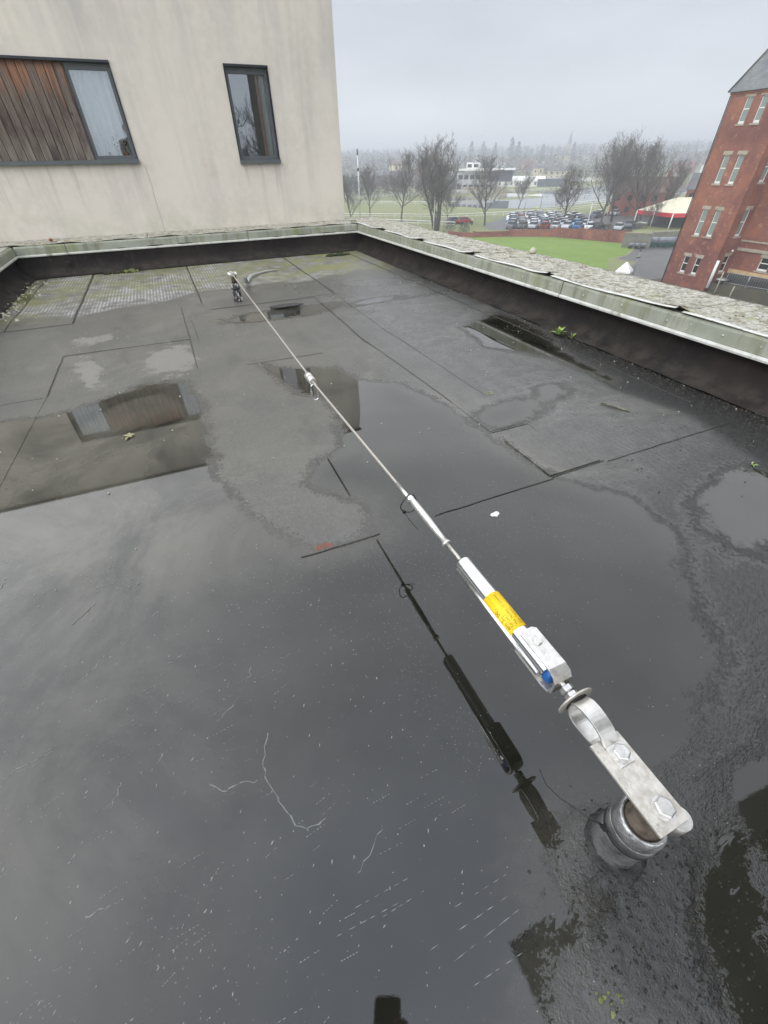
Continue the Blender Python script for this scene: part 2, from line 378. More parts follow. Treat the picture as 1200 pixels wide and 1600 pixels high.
def slate_mat():
    m, t, b = new_mat('roof_slate')
    pos = N(t, 'TexCoord').outputs['Object']; sp = N(t, 'SeparateXYZ'); t.links.new(pos, sp.inputs[0])
    cb = N(t, 'CombineXYZ'); t.links.new(mth(t, 'ADD', sp.outputs['X'], sp.outputs['Y']), cb.inputs[0]); t.links.new(sp.outputs['Z'], cb.inputs[1])
    br = N(t, 'TexBrick'); t.links.new(cb.outputs[0], br.inputs['Vector']); br.inputs['Scale'].default_value = 1
    br.inputs['Brick Width'].default_value = .3; br.inputs['Row Height'].default_value = .2; br.inputs['Mortar Size'].default_value = .006
    br.inputs['Color1'].default_value = (.13, .14, .145, 1); br.inputs['Color2'].default_value = (.19, .20, .195, 1); br.inputs['Mortar'].default_value = (.06, .06, .065, 1)
    c = mixc(t, mrange(t, noise_n(t, pos, .9, 5, .6), .4, .7), br.outputs['Color'], (.10, .105, .115))
    setc(t, b, 'Base Color', c); b.inputs['Roughness'].default_value = .55; return m
MAT['slate'] = slate_mat()

def grass_mat(name, c1, c2, c3, s=.12):
    m, t, b = new_mat(name); pos = N(t, 'TexCoord').outputs['Object']
    c = mixc(t, mrange(t, noise_n(t, pos, s, 6, .65), .35, .68), c1, c2)
    c = mixc(t, mth(t, 'MULTIPLY', mrange(t, noise_n(t, pos, s*9, 5, .6), .42, .7), .6), c, c3)
    setc(t, b, 'Base Color', c); b.inputs['Roughness'].default_value = .9
    bump(t, b, noise_n(t, pos, 6, 4, .6), .5, .05); return m
MAT['lawn'] = grass_mat('lawn_grass', (.125, .205, .025), (.165, .245, .035), (.105, .165, .025), .25)
MAT['field'] = grass_mat('winter_field_grass', (.17, .20, .07), (.21, .225, .09), (.20, .17, .10), .03)
MAT['wood_far'] = grass_mat('far_wood_foliage', (.055, .052, .05), (.038, .047, .042), (.07, .064, .058), .03)

# ------------------------------------------------------------------ felt roof shader
def felt_mat(name, upstand=False):
    m, t, b = new_mat(name)
    pos = N(t, 'NewGeometry').outputs['Position']
    def attr(n_):
        a = N(t, 'Attribute'); a.attribute_name = n_; return a.outputs['Fac']
    wet, lich, grit, tone, rough_a = attr('wet'), attr('lich'), attr('grit'), attr('tone'), attr('rip')
    nb = noise_n(t, pos, 1.3, 5, .6); nm = noise_n(t, pos, 9, 6, .65); nf = noise_n(t, pos, 75, 4, .6); nff = noise_n(t, pos, 260, 3, .6)
    d = mth(t, 'ADD', wet, mth(t, 'MULTIPLY', mth(t, 'SUBTRACT', nm, .5), .16))
    d = mth(t, 'ADD', d, mth(t, 'MULTIPLY', mth(t, 'SUBTRACT', nf, .5), .09))
    d = mth(t, 'ADD', d, mth(t, 'MULTIPLY', mth(t, 'SUBTRACT', nff, .5), .07))
    M = mrange(t, d, -.034, .042)
    # felt colour
    c = mixc(t, mrange(t, nb, .3, .7), (.118, .111, .092), (.084, .080, .069))
    c = mixc(t, tone, c, mixc(t, mrange(t, nm, .35, .65), (.050, .050, .048), (.085, .084, .080)))
    st1 = noise_n(t, scalev(t, pos, 1, .55, 1), 3.4, 8, .72, .4); st2 = noise_n(t, pos, 1.7, 7, .7, .8)
    c = mixc(t, mth(t, 'MULTIPLY', mrange(t, st1, .50, .66), .55), c, (.050, .047, .040))
    c = mixc(t, mth(t, 'MULTIPLY', mrange(t, st2, .52, .64), .35), c, (.19, .18, .15))
    c = mixc(t, mth(t, 'MULTIPLY', mrange(t, nf, .45, .75), .5), c, (.15, .145, .125))
    c = mixc(t, mth(t, 'MULTIPLY', mrange(t, nff, .50, .66), .45), c, (.035, .034, .030))
    band = lambda lo, mid, hi: mth(t, 'MULTIPLY', mrange(t, d, lo, mid), mrange(t, d, hi, mid))
    tide = mth(t, 'ADD', mth(t, 'MULTIPLY', band(-.09, -.07, -.05), .6), mth(t, 'MULTIPLY', band(-.17, -.14, -.11), .5), True)
    c = mixc(t, mth(t, 'MULTIPLY', mth(t, 'MULTIPLY', tide, mrange(t, st2, .42, .58)), .16), c, (.20, .19, .155))
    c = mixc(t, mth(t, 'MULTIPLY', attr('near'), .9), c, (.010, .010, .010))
    c = mixc(t, grit, c, (.012, .0115, .010))
    c = mixc(t, mth(t, 'MULTIPLY', mrange(t, mth(t, 'ADD', attr('dry'), mth(t, 'ADD', mth(t, 'MULTIPLY', mth(t, 'SUBTRACT', nf, .5), .1), mth(t, 'MULTIPLY', mth(t, 'SUBTRACT', nm, .52), .42))), -.01, .02), .75), c, (.21, .20, .175))
    # lichen on the drying strip, following the ribs
    wv = N(t, 'TexWave'); wv.wave_type = 'BANDS'; wv.bands_direction = 'X'; wv.inputs['Scale'].default_value = 10.5; wv.inputs['Distortion'].default_value = 1.6
    wv.inputs['Detail'].default_value = 3; wv.inputs['Detail Scale'].default_value = 2.5
    t.links.new(pos, wv.inputs['Vector'])
    wv2 = N(t, 'TexWave'); wv2.bands_direction = 'Y'; wv2.inputs['Scale'].default_value = 9; wv2.inputs['Distortion'].default_value = 3.0; wv2.inputs['Detail'].default_value = 3
    t.links.new(pos, wv2.inputs['Vector'])
    ribs = mth(t, 'MULTIPLY', mrange(t, wv.outputs['Fac'], .35, .75), mrange(t, wv2.outputs['Fac'], .12, .5))
    lf = mth(t, 'MULTIPLY', lich, mth(t, 'ADD', mth(t, 'MULTIPLY', ribs, .75), .25))
    lf = mth(t, 'MULTIPLY', lf, mrange(t, mth(t, 'ADD', mth(t, 'MULTIPLY', nm, .6), mth(t, 'MULTIPLY', nb, .4)), .40, .60))
    c = mixc(t, lf, c, (.46, .45, .43))
    gr = mth(t, 'MULTIPLY', attr('moss'), mrange(t, noise_n(t, pos, 3.3, 6, .7), .40, .58))
    c = mixc(t, mth(t, 'MULTIPLY', gr, .85), c, (.17, .17, .045))
    # pond bed
    bed = mixc(t, mrange(t, noise_n(t, pos, 2.2, 6, .6), .3, .7), (.006, .006, .004), (.015, .0145, .0105))
    bed = mixc(t, mth(t, 'MULTIPLY', mrange(t, noise_n(t, scalev(t, pos, 1, 1, 1), 7, 8, .75), .56, .70), .45), bed, (.014, .015, .02))
    bed = mixc(t, mth(t, 'MULTIPLY', attr('silt_light'), mrange(t, st2, .30, .62)), bed, (.085, .079, .062))
    bed = mixc(t, mth(t, 'MULTIPLY', mrange(t, d, .16, .01), mth(t, 'SUBTRACT', .55, mth(t, 'MULTIPLY', attr('near'), .5))), bed, (.060, .056, .046))
    vsp = N(t, 'TexVoronoi'); vsp.inputs['Scale'].default_value = 95; t.links.new(pos, vsp.inputs['Vector'])
    spk = mth(t, 'MULTIPLY', mrange(t, vsp.outputs['Distance'], .16, .07), mrange(t, noise_n(t, pos, 3.2, 4, .6), .50, .72))
    bed = mixc(t, mth(t, 'MULTIPLY', spk, .7), bed, (.24, .24, .22))
    c = mixc(t, M, c, bed)
    setc(t, b, 'Base Color', c)
    b.inputs['IOR'].default_value = 1.68
    damp = mixc(t, tone, (.36, .36, .36), (.20, .20, .20))
    rr = mth(t, 'ADD', mth(t, 'MULTIPLY', mrange(t, nb, .3, .7), .12), damp)
    rr = mth(t, 'ADD', rr, mth(t, 'MULTIPLY', lich, .3))
    rr = mth(t, 'MULTIPLY', rr, mth(t, 'SUBTRACT', 1.0, mth(t, 'MULTIPLY', grit, .35)))
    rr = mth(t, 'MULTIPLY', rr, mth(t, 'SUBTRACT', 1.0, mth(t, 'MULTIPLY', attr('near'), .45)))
    n = N(t, 'Mix', data_type='FLOAT'); t.links.new(M, n.inputs[0]); t.links.new(rr, n.inputs[2]); n.inputs[3].default_value = .015
    t.links.new(n.outputs[0], b.inputs['Roughness'])
    # relief
    h = mth(t, 'ADD', mth(t, 'MULTIPLY', nf, .55), mth(t, 'MULTIPLY', nff, .30))
    h = mth(t, 'ADD', h, mth(t, 'MULTIPLY', mth(t, 'MULTIPLY', mth(t, 'MULTIPLY', wv.outputs['Fac'], wv2.outputs['Fac']), mrange(t, nb, .35, .6)), mth(t, 'ADD', mth(t, 'MULTIPLY', lich, .4), .14)))
    h = mth(t, 'ADD', h, mth(t, 'MULTIPLY', mth(t, 'MULTIPLY', grit, noise_n(t, pos, 38, 6, .7)), 1.6))
    h = mth(t, 'MULTIPLY', h, mth(t, 'SUBTRACT', 1.0, mth(t, 'MULTIPLY', M, .995)))
    h = mth(t, 'ADD', h, mth(t, 'MULTIPLY', mth(t, 'MULTIPLY', rough_a, noise_n(t, scalev(t, pos, .8, 1.5, 1), 13, 3, .5, .3)), .8))
    bp = bump(t, b, h, .9, .0060)
    return m
MAT['felt'] = felt_mat('roofing_felt')

# signed distances to outlines (positive inside)
def sd_poly(P, poly):
    poly = np.array(poly, float); d = np.full(len(P), 1e9); inside = np.zeros(len(P), bool)
    for i in range(len(poly)):
        a = poly[i]; bq = poly[(i+1) % len(poly)]; e = bq-a; wv_ = P-a
        tt = np.clip((wv_@e)/max(e@e, 1e-12), 0, 1)[:, None]
        d = np.minimum(d, np.hypot(*(wv_-tt*e).T))
        c1 = (a[1] <= P[:, 1]) != (bq[1] <= P[:, 1])
        with np.errstate(divide='ignore', invalid='ignore'):
            xi = a[0]+(P[:, 1]-a[1])*e[0]/e[1]
        inside ^= c1 & (P[:, 0] < xi)
    return np.where(inside, d, -d)
def blob(P, x, y, rx, ry, rot=0):
    c, s = math.cos(rot), math.sin(rot); dx = P[:, 0]-x; dy = P[:, 1]-y
    u = (c*dx+s*dy)/rx; v = (-s*dx+c*dy)/ry
    return (1-np.hypot(u, v))*min(rx, ry)
def sstep(a, b, x):
    t_ = np.clip((x-a)/(b-a), 0, 1); return t_*t_*(3-2*t_)
POND_MAIN = [(-1.75, 2.45), (-1.07, 2.70), (-.91, 2.64), (-.76, 2.66), (-.55, 2.78), (-.36, 2.90), (-.10, 2.84), (-.06, 2.5), (-.04, 2.24), (-.05, 1.88), (-.06, 1.59), (0, 1.36), (.08, 1.16), (.20, .99),
             (.36, 1.00), (.40, 1.16), (.30, 1.25), (.22, 1.38), (.30, 1.52), (.46, 1.60), (.50, 1.75), (.56, 2.08), (.44, 2.26), (.38, 2.5), (.36, 2.90), (.50, 2.76), (.80, 2.58), (.86, 2.30), (1.06, 2.14),
             (1.14, 1.69), (1.15, 1.40), (1.18, 1.15), (1.20, .97), (1.36, .80), (1.36, .55), (1.2, .40), (1.05, .18), (.80, .06), (.62, .0), (.50, -.07), (.36, -.06), (.24, -.12), (.15, -.25), (-.2, -.6), (-1.75, -.6)]
POND_R = [(1.87, 2.86), (2.12, 2.97), (2.42, 3.05), (2.44, 2.46), (2.26, 2.1), (2.2, 1.58), (2.08, 1.50), (2.07, 2.0), (1.93, 2.19), (1.80, 2.36)]
def roof_fields(P):
    x, y = P[:, 0], P[:, 1]
    wet = sd_poly(P, POND_MAIN)
    wet = np.maximum(wet, sd_poly(P, POND_R)*1.0)
    for bb in ((1.72, 1.62, .16, .10, .3), (1.36, 1.52, .30, .13, .2), (1.75, .52, .36, .2, .2), (1.62, 3.9, .32, .10, .1), (2.02, 3.85, .17, .03, .1), (.82, 4.06, .14, .10, 0),
               (.80, 3.95, .60, .16, .0), (-1.6, 4.25, .12, .25, 0), (1.0, -.35, .55, .2, .3), (.75, -.25, .14, .1, 0)):
        wet = np.maximum(wet, blob(P, *bb))
    # wet-rough zone round the near post
    wet = np.minimum(wet, -blob(P, .50, -.10, .10, .09)+.0)
    wet = np.minimum(wet, -blob(P, .43, -.02, .085, .07)+.01)
    wet = np.minimum(wet, -blob(P, .42, -.20, .10, .14, .3)+.01)
    br_ = sstep(0, .12, blob(P, .95, -.38, .72, .46, .15))
    wet = np.where(br_ > 0, wet*(1-br_)+br_*(.082+.048*np.sin(P[:, 0]*23+2*np.sin(P[:, 1]*17))*np.sin(P[:, 1]*19+1.5*np.sin(P[:, 0]*13))), wet)
    wet = np.clip(wet, -.35, .35)
    edge = 4.93+.17*x+.10*np.sin(x*3.1+.5)+.05*np.sin(x*9)
    lich = sstep(edge-.07, edge+.05, y)*(1-.6*sstep(1.3, 2.2, x))
    lich *= np.where(x < -1.4, .4, 1)
    grit = sstep(-.02, .10, sd_poly(P, [(2.22, 2.7), (2.2, 2.1), (2.0, 1.5), (2.1, 1.1), (2.0, .8), (1.9, -.8), (2.7, -.8), (2.7, 2.9)]))
    grit = np.maximum(grit, sstep(-.03, .06, blob(P, .47, -.10, .17, .14)))
    grit = np.maximum(grit, .3*sstep(-.03, .10, blob(P, .8, -.42, .6, .33, .3)))
    tone = sstep(.75, 1.5, x+.12*(y-3))*(1-sstep(4.6, 5.6, y))
    tone = np.maximum(tone, sstep(1.3, .7, y)*.9)
    moss = sstep(4.9, 5.5, y)*(.65+.35*sstep(.9, 1.7, x)*(1-sstep(2.1, 2.4, x)))
    moss = np.maximum(moss, sstep(-.9, -1.45, x)*sstep(4.2, 5.2, y))
    silt_light = np.clip(.75*sstep(.25, -.7, x)*sstep(-.1, .5, y)+.6*sstep(-.05, .25, blob(P, -.2, 1.3, .75, .38, -.2))+.6*sstep(0, .3, blob(P, .25, 1.05, .45, .3))+.75*sstep(1.5, 2.3, y)*sstep(1.0, .6, x), 0, 1)  # silt tint; its pale left side also paints in brighter sky reflection
    rip = sstep(-.02, .05, blob(P, .50, -.10, .22, .17))*.7+.30*sstep(.0, .2, blob(P, 1.32, .28, .45, .35, .3))+.10*sstep(0, .2, blob(P, .9, -.4, .6, .33, .3))
    dry = np.maximum(blob(P, -.20, 3.27, .17, .30, 0), np.maximum(blob(P, -.73, 3.90, .12, .12, .3), blob(P, -.70, 3.25, .07, .25, .2)))
    dry = np.clip(dry, -.2, .2)
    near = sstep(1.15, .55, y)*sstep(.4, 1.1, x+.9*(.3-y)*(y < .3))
    return dict(near=near, dry=dry, wet=wet, lich=lich, grit=grit, tone=tone, moss=moss, silt_light=silt_light, rip=rip)
SL = .040
def roof_z(x, y):
    x = np.asarray(x, float); y = np.asarray(y, float)
    # shallow dip in the left half: level to y 1.75, gently falling away to y 3.0, climbing back
    def ramp_i(v, a, bq):  # integral of smoothstep
        q = np.clip((v-a)/(bq-a), 0, 1); return (bq-a)*(q**3-q**4/2)+np.maximum(v-bq, 0)
    z = -SL*ramp_i(y, 1.55, 1.95)+(SL+.030)*ramp_i(y, 2.9, 3.2)-.030*ramp_i(y, 4.4, 4.9)
    z = z*(1-sstep(.95, 1.7, x))
    # cove at the upstands
    def cove(d): return .10*np.clip(1-d/.16, 0, 1)**2
    return z

def felt_sheet(x0, x1, y0, y1, lift, step, parent, name='felt_sheet', extra=None, mat=None):
    nx = max(2, int((x1-x0)/step)+1); ny = max(2, int((y1-y0)/step)+1)
    X, Y = np.meshgrid(np.linspace(x0, x1, nx), np.linspace(y0, y1, ny)); X = X.ravel(); Y = Y.ravel()
    Z = roof_z(X, Y)+lift
    if extra is not None: Z = Z+extra(X, Y)
    n = len(X); idx = np.arange(n).reshape(ny, nx)
    F = np.stack([idx[:-1, :-1].ravel(), idx[:-1, 1:].ravel(), idx[1:, 1:].ravel(), idx[1:, :-1].ravel()], 1)
    ring = list(idx[0, :])+list(idx[1:, -1])+list(idx[-1, :-1][::-1])+list(idx[1:-1, 0][::-1])
    V = np.stack([X, Y, Z], 1); hi = V[ring].copy(); low = hi.copy(); low[:, 2] -= .012
    V = np.concatenate([V, hi, low]); k = len(ring)
    F = [tuple(int(q) for q in f) for f in F]+[(n+i, n+k+i, n+k+(i+1) % k, n+(i+1) % k) for i in range(k)]
    me = bpy.data.meshes.new(name); me.from_pydata(V.tolist(), [], F); me.update()
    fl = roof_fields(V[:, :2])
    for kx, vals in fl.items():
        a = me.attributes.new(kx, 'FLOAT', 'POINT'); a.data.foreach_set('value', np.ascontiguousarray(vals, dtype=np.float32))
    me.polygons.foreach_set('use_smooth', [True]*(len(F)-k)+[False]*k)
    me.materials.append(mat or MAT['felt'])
    return add(name, me, parent)

roof = empty('flat_roof', (0, 0, 0)); tag(roof, kind='structure')
L1, L2, L3 = 0.0, .0018, .0036
MB().box(-1.95, 3.05, -3.2, 7.2, -.45, -.075).build('roof_deck', MAT['darkbrown'], roof)
sheets = [(-1.72, -1.39, 4.40, 6.78, L1), (-1.39, -.91, 4.40, 6.78, L2), (-.91, .14, 4.33, 6.78, L1), (.14, 1.38, 4.33, 6.78, L2), (1.38, 2.29, 2.9, 6.78, L1), (2.29, 2.70, 2.9, 6.78, L2),
          (-1.72, -.905, 2.91, 4.40, L1), (-.905, -.045, 3.63, 4.33, L2), (-.905, -.045, .965, 3.63, L1), (-1.72, -.905, .965, 2.91, L2), (-.045, 1.16, 2.91, 4.33, L1), (-.045, 1.16, .965, 2.91, L2),
          (1.16, 1.37, 1.39, 4.33, L3), (1.37, 2.29, .965, 2.9, L2), (2.29, 2.70, .965, 2.9, L1), (1.16, 1.37, .965, 1.39, L1)]
for i_, s_ in enumerate(sheets):
    e_ = .02 if s_[4] == L1 else 0
    felt_sheet(s_[0]-e_, s_[1]+e_, s_[2]-e_, s_[3]+e_, s_[4]+i_*.00012, .03, roof)
felt_sheet(-1.72, 2.70, -.75, .985, .0048, .02, roof)
felt_sheet(-1.72, 2.70, -3.1, -.75, -.004, .08, roof)
felt_sheet(1.17, 1.44, .995, 1.30, .008, .02, roof, 'felt_patch')
MAT['bead'] = basic('bitumen_bead', (.034, .032, .028), (.060, .056, .048), 40, .45, 0, .4, 120, .003)
def bead(x0, y0, x1, y1, w_=.007, lift=.003, seed=0):
    L_ = math.hypot(x1-x0, y1-y0); n = max(2, int(L_/.05)); f = MB(); rings = []
    ux, uy = (x1-x0)/L_, (y1-y0)/L_
    for i in range(n+1):
        t_ = i/n; wob = .010*noise.noise(Vector((t_*L_*2.2, seed*3.1, 0)))+.004*noise.noise(Vector((t_*L_*11, seed, 2))); x = x0+(x1-x0)*t_-uy*wob; y = y0+(y1-y0)*t_+ux*wob
        ww = w_*(.75+.7*abs(noise.noise(Vector((t_*L_*5, seed, 5))))); z = float(roof_z(x, y))+lift
        rings.append([(x-uy*ww, y+ux*ww, z), (x-uy*ww*.5, y+ux*ww*.5, z+.0022), (x+uy*ww*.5, y-ux*ww*.5, z+.0022), (x+uy*ww, y-ux*ww, z)])
    f.loft(rings, False, True, False); f.build('seam_bead', MAT['bead'], roof)
for i_, q_ in enumerate(((-1.39, 4.4, -1.39, 6.62, .006), (-.91, 4.42, -.91, 6.62, .013), (.14, 4.6, .14, 6.62, .010), (1.38, 4.35, 1.38, 6.62, .012), (2.285, 3.0, 2.285, 6.5, .008), (2.285, 1.2, 2.285, 3.0, .004), (-1.7, 6.60, 2.4, 6.62, .008), (-1.7, 4.40, -.92, 4.40, .004),
        (-.9, 2.92, -.9, 3.6, .007), (-.045, 3.0, -.045, 4.5, .007), (.01, 3.5, .01, 4.2, .003), (-1.7, 2.915, -.92, 2.915, .005), (-.9, 3.635, -.05, 3.61, .004), (.2, 4.33, 1.38, 4.33, .006), (.27, 2.915, .80, 2.90, .004), (1.16, 1.75, 1.16, 4.2, .006), (1.37, 1.75, 1.37, 4.3, .0045),
        (.12, .975, .40, .974, .005), (.62, .974, 1.17, .972, .004), (1.17, .985, 1.45, .985, .006), (1.46, .975, 2.25, .975, .004), (1.16, 1.4, 1.36, 1.4, .004))):
    bead(*q_[:4], q_[4]*(.75 if q_[1] > 4.3 and q_[0] == q_[2] else .42), .0065 if q_[1] < 1 else .0045, i_)

# upstands (felt dressed up the parapets) with lap joints
def upstand(pts, nrm, parent, name='upstand_felt'):
    """pts: two xy ends, nrm: inward normal; strip from floor to under the fascia"""
    a, bq = np.array(pts[0], float), np.array(pts[1], float); nrm = np.array(nrm, float)
    L = np.linalg.norm(bq-a); n = max(2, int(L/.05)+1)
    prof = [(.15, .003), (.11, .008), (.07, .022), (.035, .052), (.012, .095), (.0, .15), (-.003, .225)]
    V = []; F = []
    for i in range(n):
        p = a+(bq-a)*i/(n-1)
        for d_, z_ in prof:
            wob = .0025*math.sin(i*.9+z_*30)+.006*noise.noise(Vector((p[0]*3, p[1]*3, z_*14)))+.004*noise.noise(Vector((p[0]*11, p[1]*11, z_*30)))
            q = p+nrm*(d_+wob+.003); V.append((q[0], q[1], z_+float(roof_z(q[0], q[1]))*0+.004+wob))
    k = len(prof)
    for i in range(n-1):
        for j in range(k-1): F.append((i*k+j, (i+1)*k+j, (i+1)*k+j+1, i*k+j+1))
    me = bpy.data.meshes.new(name); me.from_pydata(V, [], F); me.update()
    me.polygons.foreach_set('use_smooth', [True]*len(F)); me.materials.append(MAT['upfelt'])
    return add(name, me, parent)
def upfelt():
    m, t, b = new_mat('upstand_felt'); pos = N(t, 'NewGeometry').outputs['Position']; sp = N(t, 'SeparateXYZ'); t.links.new(pos, sp.inputs[0])
    c = mixc(t, mrange(t, noise_n(t, pos, 2.4, 6, .65), .35, .7), (.014, .012, .012), (.026, .020, .018))
    low = mth(t, 'MULTIPLY', mrange(t, sp.outputs['Z'], .11, .02), mrange(t, noise_n(t, pos, 9, 6, .7), .35, .65))
    c = mixc(t, mth(t, 'MULTIPLY', low, .3), c, (.10, .088, .070))
    st = mrange(t, noise_n(t, scalev(t, pos, 7, 7, 1), 2, 5, .7), .55, .72)
    c = mixc(t, mth(t, 'MULTIPLY', st, .35), c, (.06, .05, .045))
    wx = N(t, 'TexWave'); wx.bands_direction = 'DIAGONAL'; wx.inputs['Scale'].default_value = 13; wx.inputs['Distortion'].default_value = 1.5; t.links.new(scalev(t, pos, 1, 1, .001), wx.inputs['Vector'])
    setc(t, b, 'Base Color', c); b.inputs['Roughness'].default_value = .8; b.inputs['IOR'].default_value = 1.25
    h = mth(t, 'ADD', mth(t, 'MULTIPLY', wx.outputs['Fac'], .35), noise_n(t, pos, 60, 5, .65)); bump(t, b, h, .6, .005); return m
MAT['upfelt'] = upfelt()
ups = empty('parapet_upstand', (0, 0, 0)); tag(ups, kind='structure')
ys = [6.72, 5.9, 4.85, 3.85, 2.75, 1.65, .55, -.6, -3.1]
for i in range(len(ys)-1): upstand([(2.615-.004*(i % 2), ys[i]+.03), (2.615-.004*(i % 2), ys[i+1]-.03)], (-1, 0), ups)
xs = [-1.66, -.55, .45, 1.35, 2.63]
for i in range(len(xs)-1): upstand([(xs[i]-.03, 6.71-.004*(i % 2)), (xs[i+1]+.03, 6.71-.004*(i % 2))], (0, -1), ups)
yl = [-3.1, -1, 1, 2.9, 4.8, 6.72]
for i in range(len(yl)-1): upstand([(-1.655+.004*(i % 2), yl[i]-.03), (-1.655+.004*(i % 2), yl[i+1]+.03)], (1, 0), ups)

# ------------------------------------------------------------------ parapet: body, fascia trims, mineral capping sheets
def fascia_mat():
    m, t, b = new_mat('weathered_edge_trim'); pos = N(t, 'NewGeometry').outputs['Position']; sp = N(t, 'SeparateXYZ'); t.links.new(pos, sp.inputs[0])
    c = mixc(t, mrange(t, noise_n(t, pos, 5, 6, .65), .3, .7), (.33, .34, .285), (.235, .25, .20))
    st = mrange(t, noise_n(t, scalev(t, pos, 12, 12, 1.2), 1.4, 5, .65), .46, .68)
    c = mixc(t, mth(t, 'MULTIPLY', st, .7), c, (.15, .155, .09))
    gr = mrange(t, noise_n(t, scalev(t, pos, 5, 5, 1), 1, 5, .65), .52, .68)
    c = mixc(t, mth(t, 'MULTIPLY', gr, .55), c, (.22, .24, .09))
    sv = N(t, 'TexVoronoi'); sv.inputs['Scale'].default_value = 34; t.links.new(pos, sv.inputs['Vector'])
    c = mixc(t, mth(t, 'MULTIPLY', mrange(t, sv.outputs['Distance'], .20, .12), mrange(t, noise_n(t, pos, 3, 4, .5), .5, .62)), c, (.42, .44, .36))
    setc(t, b, 'Base Color', c); b.inputs['Roughness'].default_value = .6; bump(t, b, noise_n(t, pos, 70, 4, .6), .2, .003); return m
MAT['fascia'] = fascia_mat()
MAT['lip'] = basic('pale_trim_lip', (.66, .66, .62), (.52, .52, .47), 14, .5, 0, .1, stain=(.25, .25, .19))
def cap_mat():
    m, t, b = new_mat('lichen_capping_felt'); pos = N(t, 'NewGeometry').outputs['Position']
    n1 = noise_n(t, pos, 7, 8, .7); n2 = noise_n(t, pos, 40, 6, .7, .9); n3 = noise_n(t, pos, 90, 4, .6)
    c = mixc(t, mrange(t, n1, .35, .65), (.25, .225, .17), (.38, .36, .29))
    c = mixc(t, mrange(t, n2, .44, .60), c, (.56, .55, .50))
    c = mixc(t, mth(t, 'MULTIPLY', mrange(t, noise_n(t, pos, 15, 6, .7), .48, .62), .8), c, (.17, .14, .09))
    c = mixc(t, mth(t, 'MULTIPLY', mrange(t, noise_n(t, pos, 4.5, 7, .7), .55, .68), .55), c, (.28, .29, .12))
    c = mixc(t, mth(t, 'MULTIPLY', mrange(t, n3, .58, .72), .5), c, (.12, .11, .085))
    setc(t, b, 'Base Color', c); b.inputs['Roughness'].default_value = .95
    h = mth(t, 'ADD', n2, mth(t, 'MULTIPLY', n3, .6)); bump(t, b, h, .9, .010); return m
MAT['cap'] = cap_mat()
par = empty('roof_parapet', (0, 0, 0), 0, 'low roof parapet with grey-green metal edge trim and lichen-covered felt capping round the wet roof', 'parapet')
MB().box(2.66, 3.08, -3.2, 7.3, -12, .272).build('parapet_wall', MAT['render'], par)
MB().box(-2.2, 2.66, 6.78, 7.3, -12, .272).build('parapet_wall', MAT['render'], par)
MB().box(-2.2, -1.70, -3.2, 6.78, -12, .272).build('parapet_wall', MAT['render'], par)
def fascia_piece(a, bq, nrm, parent):
    a, bq, n_ = Vector(a), Vector(bq), Vector(nrm); z = Vector((0, 0, 1))
    # profile: (out from line towards roof interior, z)
    prof = [(-.10, .300), (-.012, .306), (-.004, .300), (.0, .290), (.004, .225), (-.03, .215), (-.03, .288), (-.10, .288)]
    f = MB(); f.loft([[p+n_*d_+z*h_ for d_, h_ in prof] for p in (a, bq)], True, False); o = f.build('fascia_trim', MAT['fascia'], parent)
    prof = [(.012, .222), (.015, .212), (.012, .202), (-.022, .202), (-.022, .214), (.0035, .2235)]
    f = MB(); f.loft([[p+n_*d_+z*h_ for d_, h_ in prof] for p in (a, bq)], True, False); f.build('drip_lip', MAT['lip'], o)
yj = [6.70, 5.2, 2.56, .0, -3.2]
XF = 2.553
for i in range(len(yj)-1): fascia_piece((XF-.001*(i % 2), yj[i]-.004, 0), (XF-.001*(i % 2), yj[i+1]+.004, 0), (-1, 0, 0), par)
xj = [-1.61, -1.10, 1.0, 2.553]
for i in range(len(xj)-1): fascia_piece((xj[i]+.003, 6.71-.002*(i % 2), 0), (xj[i+1]-.003, 6.71-.002*(i % 2), 0), (0, -1, 0), par)
yj2 = [6.70, 4.5, 1.8, -1, -3.2]
for i in range(len(yj2)-1): fascia_piece((-1.61, yj2[i]-.004, 0), (-1.61, yj2[i+1]+.004, 0), (1, 0, 0), par)
def cap_sheet(x0, x1, y0, y1, curl=None, base=.300):
    """mineral felt capping piece with ragged edge; curl = 'x0' lifts the inner edge near the y0 end"""
    st = .028; nx = max(3, int((x1-x0)/st)+1); ny = max(3, int((y1-y0)/st)+1); V = []; F = []
    for j in range(ny):
        for i in range(nx):
            u = i/(nx-1); v = j/(ny-1); x = x0+(x1-x0)*u; y = y0+(y1-y0)*v
            z = base+.010+.006*noise.noise(Vector((x*9, y*9, 3)))+.004*noise.noise(Vector((x*31, y*31, 9)))
            if i == 0 and curl == 'x0': x += .006*noise.noise(Vector((0, y*12, 0)))
            if curl == 'x0':
                e = max(0, 1-u*3.2)
                z += .012*e*(.5+.5*math.sin(v*9+x0*7+y0))*e+.024*e*max(0, 1-v*4.2)**1.3+.018*e*max(0, (v-.90)*10)
                x -= .010*e*max(0, 1-v*4.2)
            if curl == 'y0':
                e = max(0, 1-v*3.5); z += .012*e*e*(.5+.5*math.sin(u*11+x0*5))
            V.append((x, y, z))
    for j in range(ny-1):
        for i in range(nx-1): a = j*nx+i; F.append((a, a+1, a+nx+1, a+nx))
    me = bpy.data.meshes.new('capping_sheet'); me.from_pydata(V, [], F); me.update(); me.polygons.foreach_set('use_smooth', [True]*len(F)); me.materials.append(MAT['cap'])
    o = add('capping_sheet', me, par)
    sm = o.modifiers.new('thickness', 'SOLIDIFY'); sm.thickness = .006; sm.offset = -1
    return o
cy = [7.42, 6.86, 5.80, 4.75, 3.75, 2.72, 1.64, .58, -.5, -1.6, -3.2]
